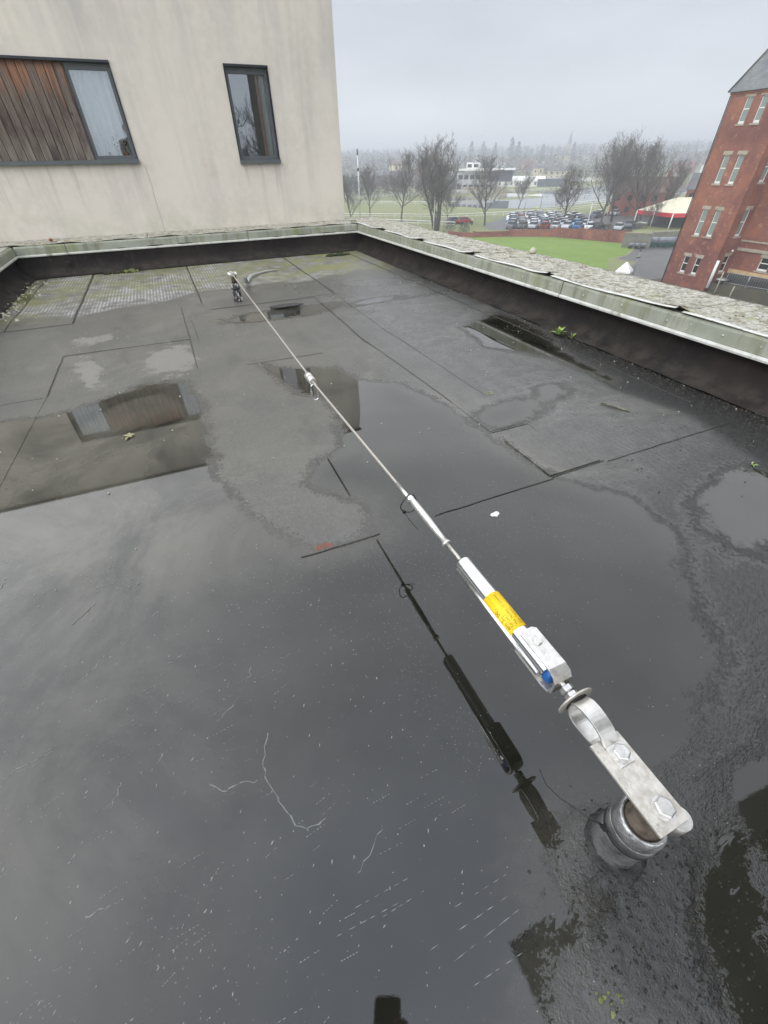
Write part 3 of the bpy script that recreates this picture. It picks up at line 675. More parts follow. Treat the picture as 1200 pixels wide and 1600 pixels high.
for i in range(len(cy)-1): cap_sheet(2.575, 3.115+.012*math.sin(i*2.1), cy[i+1]+.004, cy[i]+.012, 'x0', .3+.0015*(i % 2))
cx = [-2.15, -1.2, -.2, .8, 1.8, 2.57]
for i in range(len(cx)-1): cap_sheet(cx[i], cx[i+1]-.004, 6.735, 7.26, 'y0', .3+.001*(i % 2))
for a, bq in ((-3.2, -.8), (-.8, 1.4), (1.4, 3.6), (3.6, 5.2), (5.2, 6.73)):
    cap_sheet(-2.16, -1.635, a, bq-.004, None, .3)
# pale turned-back edge strips showing under the lifted capping
for i in range(1, 8):
    y0, y1 = cy[i+1]+.02, cy[i]-.02
    pts = [Vector((2.566-.006*max(0, 1-v*4)+.004*math.sin(v*13+i), y0+(y1-y0)*v, .309+.021*max(0, 1-v*4.2)**1.3+.004*math.sin(v*9+i))) for v in [k/24 for k in range(25)]]
    f = MB(); f.loft([[p+Vector((-.012, 0, .0075)), p+Vector((.012, 0, .0105)), p+Vector((.012, 0, .006)), p+Vector((-.012, 0, .0030))] for p in pts]); f.build('edge_strip', MAT['lip'], par)

fx = MB().lathe([(.006, 0), (.0055, .002), (.002, .003)], (0, 0, 0), 'X', 8).mesh('fixing', MAT['steel_dull'])
for i in range(18):
    o_ = add('fixing', fx, par, (2.5455, 6.3-i*.33, .262+.004*math.sin(i*3))); o_.rotation_euler = (0, 0, math.pi)
def tuft_field(name, n, m, seed, smin, smax):
    rr = random.Random(seed); f = MB()
    for i in range(n):
        if rr.random() < .8: x, y = 2.59+.50*rr.random()**.8, rr.uniform(.2, 6.9)
        else: x, y = rr.uniform(-2, 2.5), rr.uniform(6.76, 7.2)
        if noise.noise(Vector((x*3, y*3, seed))) < -.05: continue
        s_ = rr.uniform(smin, smax); a_ = rr.uniform(0, 6.28); zz = .308+.004*noise.noise(Vector((x*9, y*9, 3)))
        ring = [(x+s_*math.cos(a_+j*1.257)*rr.uniform(.7, 1.2), y+s_*math.sin(a_+j*1.257)*rr.uniform(.7, 1.2), zz) for j in range(5)]
        tp = [(x+s_*.5*math.cos(a_+j*1.257), y+s_*.5*math.sin(a_+j*1.257), zz+s_*rr.uniform(.3, .7)) for j in range(5)]
        f.loft([ring, tp], True, True)
    o = f.build(name, m, par); o['kind'] = 'stuff'
tuft_field('lichen_tufts', 900, MAT['litter'], 3, .003, .011)
tuft_field('moss_tufts', 700, MAT['moss_dark'], 8, .003, .010)
tuft_field('moss_tufts', 260, MAT['moss'], 9, .003, .009)

# ------------------------------------------------------------------ walls with openings
def wall_holes(name, O, U, Nn, W, H, holes, m, parent, depth=.12, v0=0):
    """O origin, U unit horizontal, Nn outward normal. holes: (u0,u1,v0,v1)"""
    O, U, Nn = Vector(O), Vector(U), Vector(Nn); Z = Vector((0, 0, 1)); f = MB()
    us = sorted(set([0, W]+[h[i] for h in holes for i in (0, 1)])); vs_ = sorted(set([v0, H]+[h[i] for h in holes for i in (2, 3)]))
    P = lambda u, v, d=0: O+U*u+Z*v-Nn*d
    for i in range(len(us)-1):
        for j in range(len(vs_)-1):
            uc = (us[i]+us[i+1])/2; vc = (vs_[j]+vs_[j+1])/2
            if any(h[0] < uc < h[1] and h[2] < vc < h[3] for h in holes): continue
            f.quad(P(us[i], vs_[j]), P(us[i+1], vs_[j]), P(us[i+1], vs_[j+1]), P(us[i], vs_[j+1]))
    for a, b_, c, d_ in holes:
        for (p, q) in (((a, c), (b_, c)), ((b_, c), (b_, d_)), ((b_, d_), (a, d_)), ((a, d_), (a, c))):
            f.quad(P(*p), P(*q), P(*q, depth), P(*p, depth))
    return f.build(name, m, parent)

# beige rendered building beyond the far parapet
bld = empty('rendered_building', (0, 7.25, 0), 0, 'beige rendered building rising behind the far parapet, with a timber panel and grey windows', 'building')
def rel(o, p): o.parent = p; o.matrix_parent_inverse = Matrix.Translation(-p.location); return o
X0 = -7.0
h1 = (-2.075-X0, -.043-X0, 1.01, 1.865); h2 = (1.165-X0, 1.69-X0, .985, 1.885)
TOPZ = 3.05
ow = wall_holes('wall', (X0, 7.25, 0), (1, 0, 0), (0, -1, 0), 2.565-X0, TOPZ, [h1, h2], MAT['render'], None, .075, -12); rel(ow, bld)
rel(MB().box(2.50, 2.563, 7.2505, 15, -12, TOPZ).build('wall', MAT['render']), bld)
rel(MB().box(X0, X0+.06, 7.2505, 15, -12, TOPZ).build('wall', MAT['render']), bld)
rel(MB().box(X0-.05, 2.60, 7.21, 15.05, TOPZ, TOPZ+.07).build('roof_coping', MAT['frame_dark']), bld)
def window_unit(x0, x1, z0, z1, parts, label=None):
    fr = MB(); y = 7.25
    fr.box(x0, x1, y-.018, y+.09, z1-.022, z1-.001); fr.box(x0, x0+.012, y-.010, y+.09, z0, z1-.022); fr.box(x1-.012, x1, y-.010, y+.09, z0, z1-.022)
    wo = fr.build('window_surround', MAT['frame_dark']); rel(wo, bld)
    s = MB(); s.box(x0-.004, x1+.004, y-.045, y+.08, z0-.004, z0+.034); so_ = s.build('window_sill', MAT['frame'], None, .003); rel(so_, bld)
    return wo
def casement(x0, x1, z0, z1):
    y = 7.25; f = MB(); t_ = .034
    f.box(x0, x1, y+.03, y+.075, z1-.055, z1); f.box(x0, x1, y+.03, y+.075, z0, z0+.036)
    f.box(x0, x0+t_, y+.0301, y+.0749, z0+.036, z1-.055); f.box(x1-t_, x1, y+.0301, y+.0749, z0+.036, z1-.055)
    fo = f.build('window_frame', MAT['frame'], None, .002); rel(fo, bld)
    g = MB(); g.quad((x0+t_, y+.05, z0+.036), (x1-t_, y+.05, z0+.036), (x1-t_, y+.05, z1-.055), (x0+t_, y+.05, z1-.055))
    go = add('pane', g.mesh('pane', MAT['glass'])); go.parent = fo
    return fo
window_unit(-2.075, -.043, 1.01, 1.865, None)
casement(-.500, -.056, 1.045, 1.842); casement(-2.06, -1.60, 1.045, 1.842)
window_unit(1.165, 1.69, .985, 1.885, None); casement(1.178, 1.677, 1.02, 1.862)
px = -1.598; k = 0
while px < -.51:
    x1_ = min(px+.0822, -.502)
    d_ = .002*math.sin(k*2.3)
    po = MB().box(px+.0022, x1_-.0022, 7.262+d_, 7.285, 1.046, 1.842).build('plank', MAT['plank'], None, .0015); rel(po, bld)
    px += .0835; k += 1
rel(MB().box(-1.60, -.50, 7.286, 7.31, 1.045, 1.842).build('plank_backing', MAT['darkbrown']), bld)
# curtains
def curtain(x0, x1, y, z0, z1, m, amp=.016, per=.055, name='curtain'):
    f = MB(); n = int((x1-x0)/.006)+1; pts = []
    for i in range(n):
        x = x0+(x1-x0)*i/(n-1); pts.append((x, y+amp*math.sin(2*math.pi*x/per+1.3*math.sin(x*17))+.006*math.sin(x*90)))
    f.loft([[(x, yy, z) for x, yy in pts] for z in (z0, z1)], False, True, False); o = f.build(name, m); rel(o, bld); return o
curtain(-.49, -.06, 7.352, 1.03, 1.86, MAT['curtain'], .030, .060); curtain(-2.05, -1.62, 7.352, 1.03, 1.86, MAT['curtain'], .030, .060)
curtain(1.53, 1.575, 7.35, 1.0, 1.88, MAT['pink_curtain'], .012, .04); curtain(1.57, 1.68, 7.33, 1.0, 1.88, MAT['curtain'], .012, .04)
for (a, b_) in ((-2.2, .1), (1.0, 1.85)):
    f = MB(); f.box(a, b_, 7.33, 8.6, .9, 2.05)
    f.f = [q for i, q in enumerate(f.f) if i != 2]; f.sm = f.sm[:5]
    rel(f.build('room', MAT['room']), bld)
# things on the window boards
t = empty('flower_pot', (-.155, 7.325, 1.046), 0, 'orange flower pot with a dark red flower behind the glass beside the timber panel', 'flower pot')
MB().lathe([(.018, 0), (.026, .05), (.028, .055)], n=14).build('pot', MAT['orange'], t)
f = MB()
for a in range(6): f.tube([(0, 0, .05), (.010*math.cos(a), .008*math.sin(a), .10), (.028*math.cos(a*1.1)+.005, .015*math.sin(a), .15+.02*(a % 2))], .0015, 4)
f.build('stem', MAT['leafgreen'], t)
f = MB()
for a in range(9): f.lathe([(.001, -.010), (.011, 0), (.001, .010)], (.022+.016*math.cos(a*2.2), .0, .150+.018*math.sin(a*2.2)), n=6)
f.build('flower', MAT['flower_red'], t)
t = empty('house_plant', (-.235, 7.33, 1.046), 0, 'thin sprig of green leaves behind the glass left of the orange pot', 'plant')
f = MB()
for a in range(8):
    x = .03*math.cos(a*1.7); z = .10+.13*(a/8); f.tube([(0, 0, .0), (x*.3, 0, z*.6), (x, .0, z)], .0012, 4); f.poly([(x, 0, z), (x+.012, .004, z+.008), (x+.02, 0, z+.002), (x+.01, -.003, z-.006)])
f.build('leaves', MAT['moss_dark'], t)
MB().lathe([(.014, 0), (.018, .03)], n=10).build('pot', MAT['white'], t)
t = MB().box(-.345, -.325, 7.31, 7.35, 1.047, 1.115).box(-.325, -.285, 7.31, 7.35, 1.047, 1.064).build('desk_ornament', MAT['navy'], None, .004)
tag(t, 'dark blue L-shaped ornament standing behind the glass at the foot of the pale curtain', 'ornament')
t = MB().lathe([(.022, 0), (.030, .07)], (1.42, 7.33, 1.022), n=14).build('cup', MAT['cup']); tag(t, 'pale blue cup standing inside the narrow dark window', 'cup')

# unseen tower behind and right of the viewer, added and shaped for its dark reflection
tw = empty('reflected_tower', (5, -3, 0), 0, 'unseen tall dark tower at the near right, added for its dark reflection in the water', 'tower')
rel(MB().box(3.72, 7.5, -4.3, -.50, -12, 17).build('wall', MAT['cladding']), tw)
rel(MB().box(3.66, 7.56, -4.36, -.44, 17, 17.2).build('roof_coping', MAT['frame_dark']), tw)

# ------------------------------------------------------------------ lifeline: near anchor post
ax, az_ = .457, .228
post = empty('anchor_post', (.4635, .006, 0), 0, 'stout grey metal anchor post with bolted steel plate at the near end of the lifeline', 'anchor post')
c0 = (.0, .0, 0)
MB().lathe([(.0410, -.01), (.0410, .012), (.0400, .018), (.0397, .070), (.0397, .094)], c0, n=48).build('base_sleeve', MAT['lead'], post)
MB().lathe([(.0440, -.004), (.0435, .004), (.041, .009)], c0, n=40).build('sealant_ring', MAT['rust'], post)
MB().lathe([(.0402, .093), (.0420, .098), (.0428, .108), (.0420, .118), (.0400, .121)], c0, n=48).build('upper_band', MAT['lead'], post)
MB().lathe([(.0405, .121), (.0414, .133), (.0405, .147), (.0365, .156), (.0330, .158), (.0305, .155)], c0, n=48, cap=False).build('weather_cap', MAT['lead'], post)
MB().lathe([(.0315, .152), (.0270, .160), (.0220, .174), (.0180, .195), (.0170, .236)], (0, 0, 0), n=28).build('stud', MAT['rust'], post)
MB().lathe([(.0415, .0885), (.0425, .0895), (.0425, .0945), (.0415, .0955)], c0, n=40).build('strap', MAT['black_plastic'], post)
dx_, dy_ = .452-.4635, -.006
f = MB(); f.box(-.0335+dx_, .0275+dx_, -.022+dy_, .115+dy_, .238, .2435); f.build('plate', MAT['steel_dull'], post, .0008)
def hexbolt(x, y, z, r, h, parent, ang=.2, washer=True):
    f = MB()
    ring = lambda rr, zz: [(x+rr*math.cos(ang+i*math.pi/3), y+rr*math.sin(ang+i*math.pi/3), zz) for i in range(6)]
    f.loft([ring(r, z), ring(r, z+h*.85), ring(r*.88, z+h)], True, False); o = f.build('bolt', MAT['bolt'], parent)
    f = MB(); f.lathe([(r*.75, h), (r*.72, h+.0006)], (x, y, z), n=18); f.build('bolt_face', MAT['steel'], o)
    if washer:
        f = MB(); f.lathe([(r*1.12, 0), (r*1.12, .0012)], (x, y, z-.0012), n=22); f.build('washer', MAT['steel'], o)
    return o
hexbolt(dx_, .003+dy_, .2448, .0150, .010, post)
MB().lathe([(.0165, .200), (.0165, .237)], (.018+dx_, -.016+dy_, 0), n=20).build('spacer', MAT['steel'], post)
f = MB(); rings = []
for i in range(49):
    a_ = 2*math.pi*i/48; r2_ = .014+.010*noise.noise(Vector((math.cos(a_)*1.6, math.sin(a_)*1.6, 4)))+.012*max(0, math.cos(a_-4.3))
    rings.append([((.039+r2_*t_)*math.cos(a_), (.039+r2_*t_)*math.sin(a_), h_*(.85+.5*noise.noise(Vector((a_*3, t_*3, 1))))) for t_, h_ in ((0, .012), (.25, .012), (.55, .010), (.8, .008), (1.0, .005), (1.1, .0))])
f.loft(rings, False, True, False); f.build('felt_collar', MAT['wetfelt'], post)
# zip tie tail from the post
f = MB(); pts = [(.4265, .026, .093), (.412, .052, .085), (.395, .095, .068), (.388, .125, .062), (.393, .150, .066)]
f.tube(pts, [.0022, .0014, .0012, .0011, .0008], 6)
f.box(.420, .430, .021, .031, .089, .098)
t = f.build('cable_tie', MAT['black_plastic'], None); tag(t, 'black cable tie whose long tail sticks out from the near anchor post', 'cable tie')

# ---- tensioner: strap clevis, washer, nuts, bracket, tube
ten = empty('shock_absorber', (ax, .4, 0), 0, 'steel lifeline shock absorber with yellow label, between the near anchor plate and the cable', 'shock absorber')
def relx(o): o.parent = ten; o.matrix_parent_inverse = Matrix.Translation(-ten.location); return o
def strap(sgn):
    f = MB(); w1, w2 = .0155, .0170; th = .004; cx = ax-.0005
    zc = .2385
    prof = [(.068, .0120), (.098, .0120), (.104, .0135), (.124, .027), (.150, .0315), (.166, .029), (.176, .022), (.180, .010), (.180, 0)]
    dense = []
    for i in range(len(prof)-1):
        p0_, p1_, p2_, p3_ = prof[max(i-1, 0)], prof[i], prof[i+1], prof[min(i+2, len(prof)-1)]
        for s_ in range(4):
            t_ = s_/4; dense.append((i+t_, *[.5*((2*p1_[k])+(-p0_[k]+p2_[k])*t_+(2*p0_[k]-5*p1_[k]+4*p2_[k]-p3_[k])*t_**2+(-p0_[k]+3*p1_[k]-3*p2_[k]+p3_[k])*t_**3) for k in (0, 1)]))
    dense.append((len(prof)-1, *prof[-1]))
    idx_ = [d_[0] for d_ in dense]; prof = [d_[1:] for d_ in dense]
    rings = []
    for i, (y, h) in enumerate(prof):
        q_ = idx_[i]; wd = w1 if q_ < 2 else w1+(w2-w1)*min(1, (q_-2)/3)
        if q_ >= 5: wd = w2*(1-.06*(q_-5))
        # normal
        y0, h0 = prof[max(i-1, 0)]; y1, h1 = prof[min(i+1, len(prof)-1)]
        t_ = Vector((0, y1-y0, h1-h0)).normalized(); nn = Vector((0, -t_.z, t_.y))
        base = Vector((cx-.004, y, h)); o_ = nn*th
        rings.append([base+Vector((-wd, 0, 0)), base+Vector((wd, 0, 0)), base+Vector((wd, 0, 0))+o_, base+Vector((-wd, 0, 0))+o_])
    rings = [[(p.x, p.y, zc+sgn*(p.z-.0075)) for p in r] for r in rings]
    f.loft(rings, True, False); return relx(f.build('clevis_strap', MAT['steel'], None, .0008))
strap(1); strap(-1)
bo = hexbolt(ax-.004, .0855, .2482, .0135, .009, None, .5); relx(bo)
relx(MB().lathe([(.006, -.0), (.006, .03)], (ax-.004, .0855, .215), n=12).build('bolt_shank', MAT['bolt']))
relx(MB().lathe([(.0355, 0), (.0372, .0012), (.0362, .0035), (.020, .0042)], (ax-.001, .1845, az_+.008), 'Y', 44).build('disc_washer', MAT['steel_dull']))
relx(MB().lathe([(.0220, 0), (.0220, .0025)], (ax-.001, .1815, az_+.008), 'Y', 40).build('rubber_washer', MAT['black_plastic']))
for y0 in (.1895, .2030):
    f = MB(); rg = lambda rr, yy, c=az_+.008: [(ax+rr*math.cos(.3+i*math.pi/3), yy, c+rr*math.sin(.3+i*math.pi/3)) for i in range(6)]
    f.loft([rg(.0115, y0), rg(.0135, y0+.0015), rg(.0135, y0+.0105), rg(.0115, y0+.012)], True, False); relx(f.build('nut', MAT['bolt']))
relx(MB().lathe([(.0052 if i % 2 else .0062, i*.0015) for i in range(42)], (ax, .165, az_+.008), 'Y', 14).build('threaded_stud', MAT['bolt']))
# U bracket
f = MB(); zc = az_+.003; hh = .0275; th = .0042; w_ = .0205
prof = [(.335, hh), (.245, hh), (.232, hh-.004), (.2255, hh-.012), (.225, 0), (.2255, -hh+.012), (.232, -hh+.004), (.245, -hh), (.335, -hh)]
rings = []
for i, (y, h) in enumerate(prof):
    y0, h0 = prof[max(i-1, 0)]; y1, h1 = prof[min(i+1, len(prof)-1)]
    t_ = Vector((0, y1-y0, h1-h0)).normalized(); nn = Vector((0, t_.z, -t_.y))
    b0 = Vector((ax, y, zc+h)); b1 = b0+nn*th
    ww = w_ if 0 < i < len(prof)-1 else w_*.62
    rings.append([b0+Vector((-ww, 0, 0)), b0+Vector((ww, 0, 0)), b1+Vector((ww, 0, 0)), b1+Vector((-ww, 0, 0))])
rings.insert(1, [Vector((ax+(p.x-ax)/.62, .329, p.z)) for p in rings[0]]); rings.insert(-1, [Vector((ax+(p.x-ax)/.62, .329, p.z)) for p in rings[-1]])
f.loft(rings, True, False); relx(f.build('u_bracket', MAT['steel'], None, .0008))
bo = hexbolt(ax, .303, zc+hh+.0015, .0105, .007, None, .1); relx(bo)
ob = MB().lathe([(.0165, .252), (.0195, .254), (.0205, .256), (.0205, .566), (.0195, .571), (.008, .572)], (ax, 0, az_+.002), 'Y', 40).build('absorber_tube', MAT['steel_bright']); relx(ob)
relx(MB().tube([(ax-.0205, .262, az_-.007), (ax-.0205, .562, az_-.007)], .0052, 12).build('side_rail', MAT['steel_bright']))
relx(MB().lathe([(.0150, .236), (.0205, .240), (.0208, .2515), (.0165, .252)], (ax, 0, az_+.002), 'Y', 32).build('end_plug', MAT['blue_plastic']))
relx(MB().tube([(ax, .565, az_), (ax, .648, az_-.001)], .0045, 14).build('rod', MAT['steel_dull']))
# yellow label wrapped over the tube
f = MB(); n = 26; r_ = .0213; A0, A1 = R(178), R(5)
rings = []
for i in range(n+1):
    a = A0+(A1-A0)*i/n; ext = .012*max(0, 1-i/5)
    rings.append([(ax+r_*math.cos(a), .350-ext*.3, az_+.002+r_*math.sin(a)), (ax+r_*math.cos(a), .449, az_+.002+r_*math.sin(a))])
f.loft(rings, False, True, False); lab = f.build('label', MAT['yellow']); relx(lab)
sm = lab.modifiers.new('thick', 'SOLIDIFY'); sm.thickness = .0004; sm.offset = 1
def label_text(body, size, ang, y0, m=MAT['ink']):
    cu = bpy.data.curves.new('txt', 'FONT'); cu.body = body; cu.size = size; cu.resolution_u = 2
    to = bpy.data.objects.new('txt', cu); col.objects.link(to)
    dg = bpy.context.evaluated_depsgraph_get(); me = bpy.data.meshes.new_from_object(to.evaluated_get(dg)); bpy.data.objects.remove(to)
    r2 = .02205; me.name = 'label_print'
    for v in me.vertices:
        x, y = v.co.x, v.co.y; a = R(ang)+y/r2
        v.co = (ax+r2*math.cos(a), y0+x, az_+.002+r2*math.sin(a))
    me.materials.clear(); me.materials.append(m)
    o = add('label_print', me); o.parent = lab
    return o
label_text('em SL 001', .0135, 143, .357); label_text('Fall Line 2', .0080, 119, .357); label_text('Max Number 12 Counted', .0080, 92, .357)
label_text('Date Tensioned', .0065, 66, .357); label_text('1 2 4 . 7 . 1 . 9', .0060, 42, .357)
f = MB()
for a in (136, 112, 84, 60):
    a = R(a); f.quad(*[(ax+.0221*math.cos(q), y, az_+.002+.0221*math.sin(q)) for q, y in ((a, .353), (a, .446), (a+.018, .446), (a+.018, .353))])
o = f.build('ruled_line', MAT['ink']); o.parent = lab

# ---- cable with its swaged terminal
cab = empty('lifeline_cable', (ax, 2.5, 0), 0, 'stainless wire rope lifeline stretched low across the wet roof between two anchor posts', 'cable')
def relc(o): o.parent = cab; o.matrix_parent_inverse = Matrix.Translation(-cab.location); return o
def cz(y):
    if y < 1.95: return az_-.002+(.188-az_)*(y-.64)/1.31
    return .188+(.226-.188)*(y-1.95)/2.5
cp_ = [(ax, y, cz(y)) for y in [.86+i*.05 for i in range(22)]]+[(ax+.004, y, cz(y)) for y in [2+i*.25 for i in range(10)]]+[(.462, 4.44, .226)]
relc(MB().tube(cp_, .0046, 12).build('wire_rope', MAT['cable']))
relc(MB().lathe([(.0115, .644), (.0125, .647), (.0115, .653), (.0078, .660), (.0090, .70), (.0108, .76), (.0108, .82), (.0095, .848), (.0095, .856)], (ax, 0, az_-.003), 'Y', 28).build('swage_terminal', MAT['steel']))
relc(MB().lathe([(.0118, .851), (.0128, .853), (.0128, .864), (.0118, .866)], (ax, 0, az_-.006), 'Y', 24).build('terminal_collar', MAT['steel_bright']))
relc(MB().tube([(ax, .862, cz(.862)), (ax, .955, cz(.955))], [.0062, .0058], 14).build('cable_sleeve', MAT['steel']))
fc = MB(); fc.lathe([(.0150, 0), (.0185, .003), (.0185, .016), (.0165, .019), (.0165, .024), (.0185, .027), (.0185, .046), (.0165, .049), (.0165, .054), (.0185, .057), (.0185, .088), (.015, .092)], (ax+.001, 1.905, cz(1.95)), 'Y', 28)
relc(fc.build('ferrule', MAT['steel']))
# zip tie hanging from the terminal
f = MB(); pts = []
for i in range(21):
    a = R(80+330*i/20); pts.append((ax+.002+.026*math.cos(a)-.010, .857+.006*math.sin(a*2), az_-.018+.034*math.sin(a)))
f.tube(pts, .0017, 6)
hx, hy, hz = ax-.020, .862, az_-.050
f.box(hx-.004, hx+.004, hy-.004, hy+.004, hz-.004, hz+.004)
f.tube([(hx, hy, hz), (hx+.010, hy-.02, hz-.022), (hx+.026, hy-.048, hz-.045)], [.0015, .0012, .0008], 6)
t = f.build('cable_tie', MAT['black_plastic']); tag(t, 'black cable tie looped round the cable terminal beyond the shock absorber', 'cable tie')
# quick link hanging under the ferrule
f = MB(); pts = []
for i in range(29):
    a = 2*math.pi*i/28; s_ = 1 if math.sin(a) >= 0 else -1
    pts.append((ax+.002+.0165*math.cos(a), 1.895, cz(1.95)-.048+.014*math.sin(a)+s_*.026*min(1, abs(math.sin(a))*2.2)))
f.tube(pts, .0033, 10, True, False)
ql = empty('quick_link', (0, 0, 0), 0, 'small oval steel quick link hanging from the ferrule halfway along the cable', 'quick link')
f.build('link_body', MAT['steel_bright'], ql)
MB().lathe([(.0055, 0), (.0055, .018)], (ax-.0145, 1.895, cz(1.95)-.058), n=6, smooth=False).build('link_nut', MAT['bolt'], ql)

# ---- far anchor post
fp = empty('anchor_post', (.470, 4.50, 0), 0, 'slim felt-wrapped anchor post with white flecks at the far end of the lifeline', 'anchor post')
z0 = -.055
def wrap_mat():
    m, t_, b = new_mat('flecked_wrap'); pos = N(t_, 'TexCoord').outputs['Object']
    c = mixc(t_, mrange(t_, noise_n(t_, scalev(t_, pos, 1, 1, .6), 42, 4, .6), .52, .60), (.022, .02, .018), (.48, .48, .47))
    setc(t_, b, 'Base Color', c); b.inputs['Roughness'].default_value = .5; return m
MB().lathe([(.060, z0), (.050, z0+.02), (.041, z0+.06), (.037, z0+.13), (.036, z0+.19), (.030, z0+.205)], n=22).build('felt_sleeve', wrap_mat(), fp)
MB().lathe([(.041, .10), (.042, .105), (.041, .112)], n=22).build('clamp_ring', MAT['black_plastic'], fp)
MB().lathe([(.026, .145), (.024, .20), (.020, .222)], n=18).build('stud', MAT['rust'], fp)
MB().box(-.042, .034, -.05, .052, .222, .229).build('plate', MAT['white'], fp, .001)
hexbolt(-.012, .018, .2302, .014, .011, fp, .3); hexbolt(.002, -.030, .2302, .011, .012, fp, .1)
MB().box(-.022, .010, -.075, -.036, .214, .246).build('cable_fork', MAT['steel'], fp, .003)
# pale strap lying behind it
f = MB(); P_ = [(.60, 4.72, .14), (.64, 4.95, .05), (.68, 5.22, .012), (.76, 5.45, .03), (.86, 5.60, .018), (1.0, 5.70, .014), (1.12, 5.72, .012)]
rg = []
for i, p in enumerate(P_):
    a = Vector(P_[min(i+1, 6)])-Vector(P_[max(i-1, 0)]); s_ = Vector((a.y, -a.x, 0)).normalized()*.018; p = Vector(p); z_ = Vector((0, 0, .002))
    rg.append([p-s_, p+s_, p+s_+z_, p-s_+z_])
t = MB().loft(rg).build('plastic_strap', MAT['ribbon'], None); tag(t, 'pale translucent plastic strap lying on the felt behind the far anchor post', 'strap')

# ------------------------------------------------------------------ litter, weeds, grit on the roof
def patch(name, x, y, pts, z, m, th=.0015, label=None, cat=None, curl=0):
    f = MB(); zz = float(roof_z(x, y))+z
    top = [Vector((x+a, y+b_, zz+th+curl*abs(a+b_)*.3)) for a, b_ in pts]; bot = [p-Vector((0, 0, th)) for p in top]
    f.loft([bot, top], True, False); o = f.build(name, m); tag(o, label, cat); return o
def rag(rx, ry, n=14, j=.25, seed=0):
    rr = random.Random(seed); return [(rx*math.cos(2*math.pi*i/n)*(1+rr.uniform(-j, j)), ry*math.sin(2*math.pi*i/n)*(1+rr.uniform(-j, j))) for i in range(n)]
patch('fallen_leaf', .205, .985, rag(.034, .030, 16, .18, 3), .003, MAT['red_leaf'], .0012, 'flat red-brown leaf stuck on a felt seam left of the cable', 'leaf')
patch('paper_scrap', .822, .888, rag(.016, .010, 12, .35, 5), .003, MAT['paper'], .004, 'small torn white scrap on the dark felt right of the cable tie', 'scrap', .4)
patch('felt_scrap', .83, 4.13, rag(.155, .055, 22, .16, 8), .012, MAT['darkbrown'], .006, 'dark ragged felt scrap lying in a shallow puddle near the far post', 'felt scrap')
f = MB(); f.tube([(1.85, 1.40, .008), (1.87, 1.35, .012), (1.895, 1.30, .010), (1.915, 1.265, .006)], [.003, .006, .0055, .003], 7); t = f.build('twig', MAT['twigwood']); tag(t, 'short dead twig on gritty felt near the right-hand gutter', 'twig')
f = MB(); pts = [(1.405+.017*math.cos(a), 1.755+.013*math.sin(a), .006) for a in [2*math.pi*i/18 for i in range(19)]]; f.tube(pts, .0016, 6); t = f.build('rubber_ring', MAT['rubber_ring']); tag(t, 'tiny pale green ring lying on wet felt in the middle right of the roof', 'ring')
f = MB(); zz = float(roof_z(-.43, 2.14))+.004
for a, L_ in ((.3, .03), (1.5, .035), (2.6, .03), (4.4, .045), (5.3, .025)):
    c, s_ = math.cos(a), math.sin(a); f.poly([(-.43, 2.14, zz), (-.43+L_*.5*c-.008*s_, 2.14+L_*.5*s_+.008*c, zz+.006), (-.43+L_*c, 2.14+L_*s_, zz+.002), (-.43+L_*.5*c+.008*s_, 2.14+L_*.5*s_-.008*c, zz+.005)])
t = f.build('dead_leaf', MAT['dead_leaf']); tag(t, 'curled yellow-brown leaf floating under the mirrored timber panel', 'leaf')
t = MB().lathe([(.012, 0), (.022, .012), (.018, .028), (.006, .032)], (-1.26, 6.98, .312), n=9).build('pebble', MAT['redbrick_far']); tag(t, 'small reddish stone lying on the capping below the timber-panel window', 'stone')
t = MB().lathe([(.02, 0), (.035, .015), (.025, .04), (.01, .05)], (3.08, 3.55, .31), n=9).build('pebble', MAT['litter']); tag(t, 'pale lump of lichen-covered stone on the outer edge of the right capping', 'stone')
# drain outlet in the far upstand
t = MB().lathe([(.026, 0), (.028, .004), (.020, .0045), (.019, -.02)], (-1.14, 6.665, .115), 'Y', 18).build('overflow_hole', MAT['black_plastic']); tag(t, 'small round black overflow hole in the far upstand at left', 'drain')
def weed(x, y, z, n, L_, label, seed=1):
    rr = random.Random(seed); root = empty('weed', (x, y, z), 0, label, 'weed')
    for i in range(n):
        a = rr.uniform(0, 6.28); el = rr.uniform(.35, 1.3); l_ = L_*rr.uniform(.5, 1); w_ = l_*.16
        f = MB(); d = Vector((math.cos(a)*math.cos(el), math.sin(a)*math.cos(el), math.sin(el))); s_ = Vector((-math.sin(a), math.cos(a), 0)); dr = Vector((0, 0, -1))
        p0 = Vector((0, 0, 0)); p1 = d*l_*.5; p2 = d*l_+dr*l_*.25
        f.quad(p0-s_*w_*.2, p0+s_*w_*.2, p1+s_*w_, p1-s_*w_); f.quad(p1-s_*w_, p1+s_*w_, p2+s_*w_*.25, p2-s_*w_*.25)
        f.build('leaf', MAT['leafgreen'], root)
weed(2.43, 2.36, .005, 18, .085, 'pale green weed growing from grit at the foot of the right upstand', 3)
weed(2.47, 2.27, .005, 8, .05, 'small low weed just beside the taller one in the right gutter', 5)
weed(1.98, .70, .005, 6, .03, 'tiny yellowing weed leaves in the grit at the right edge', 9)
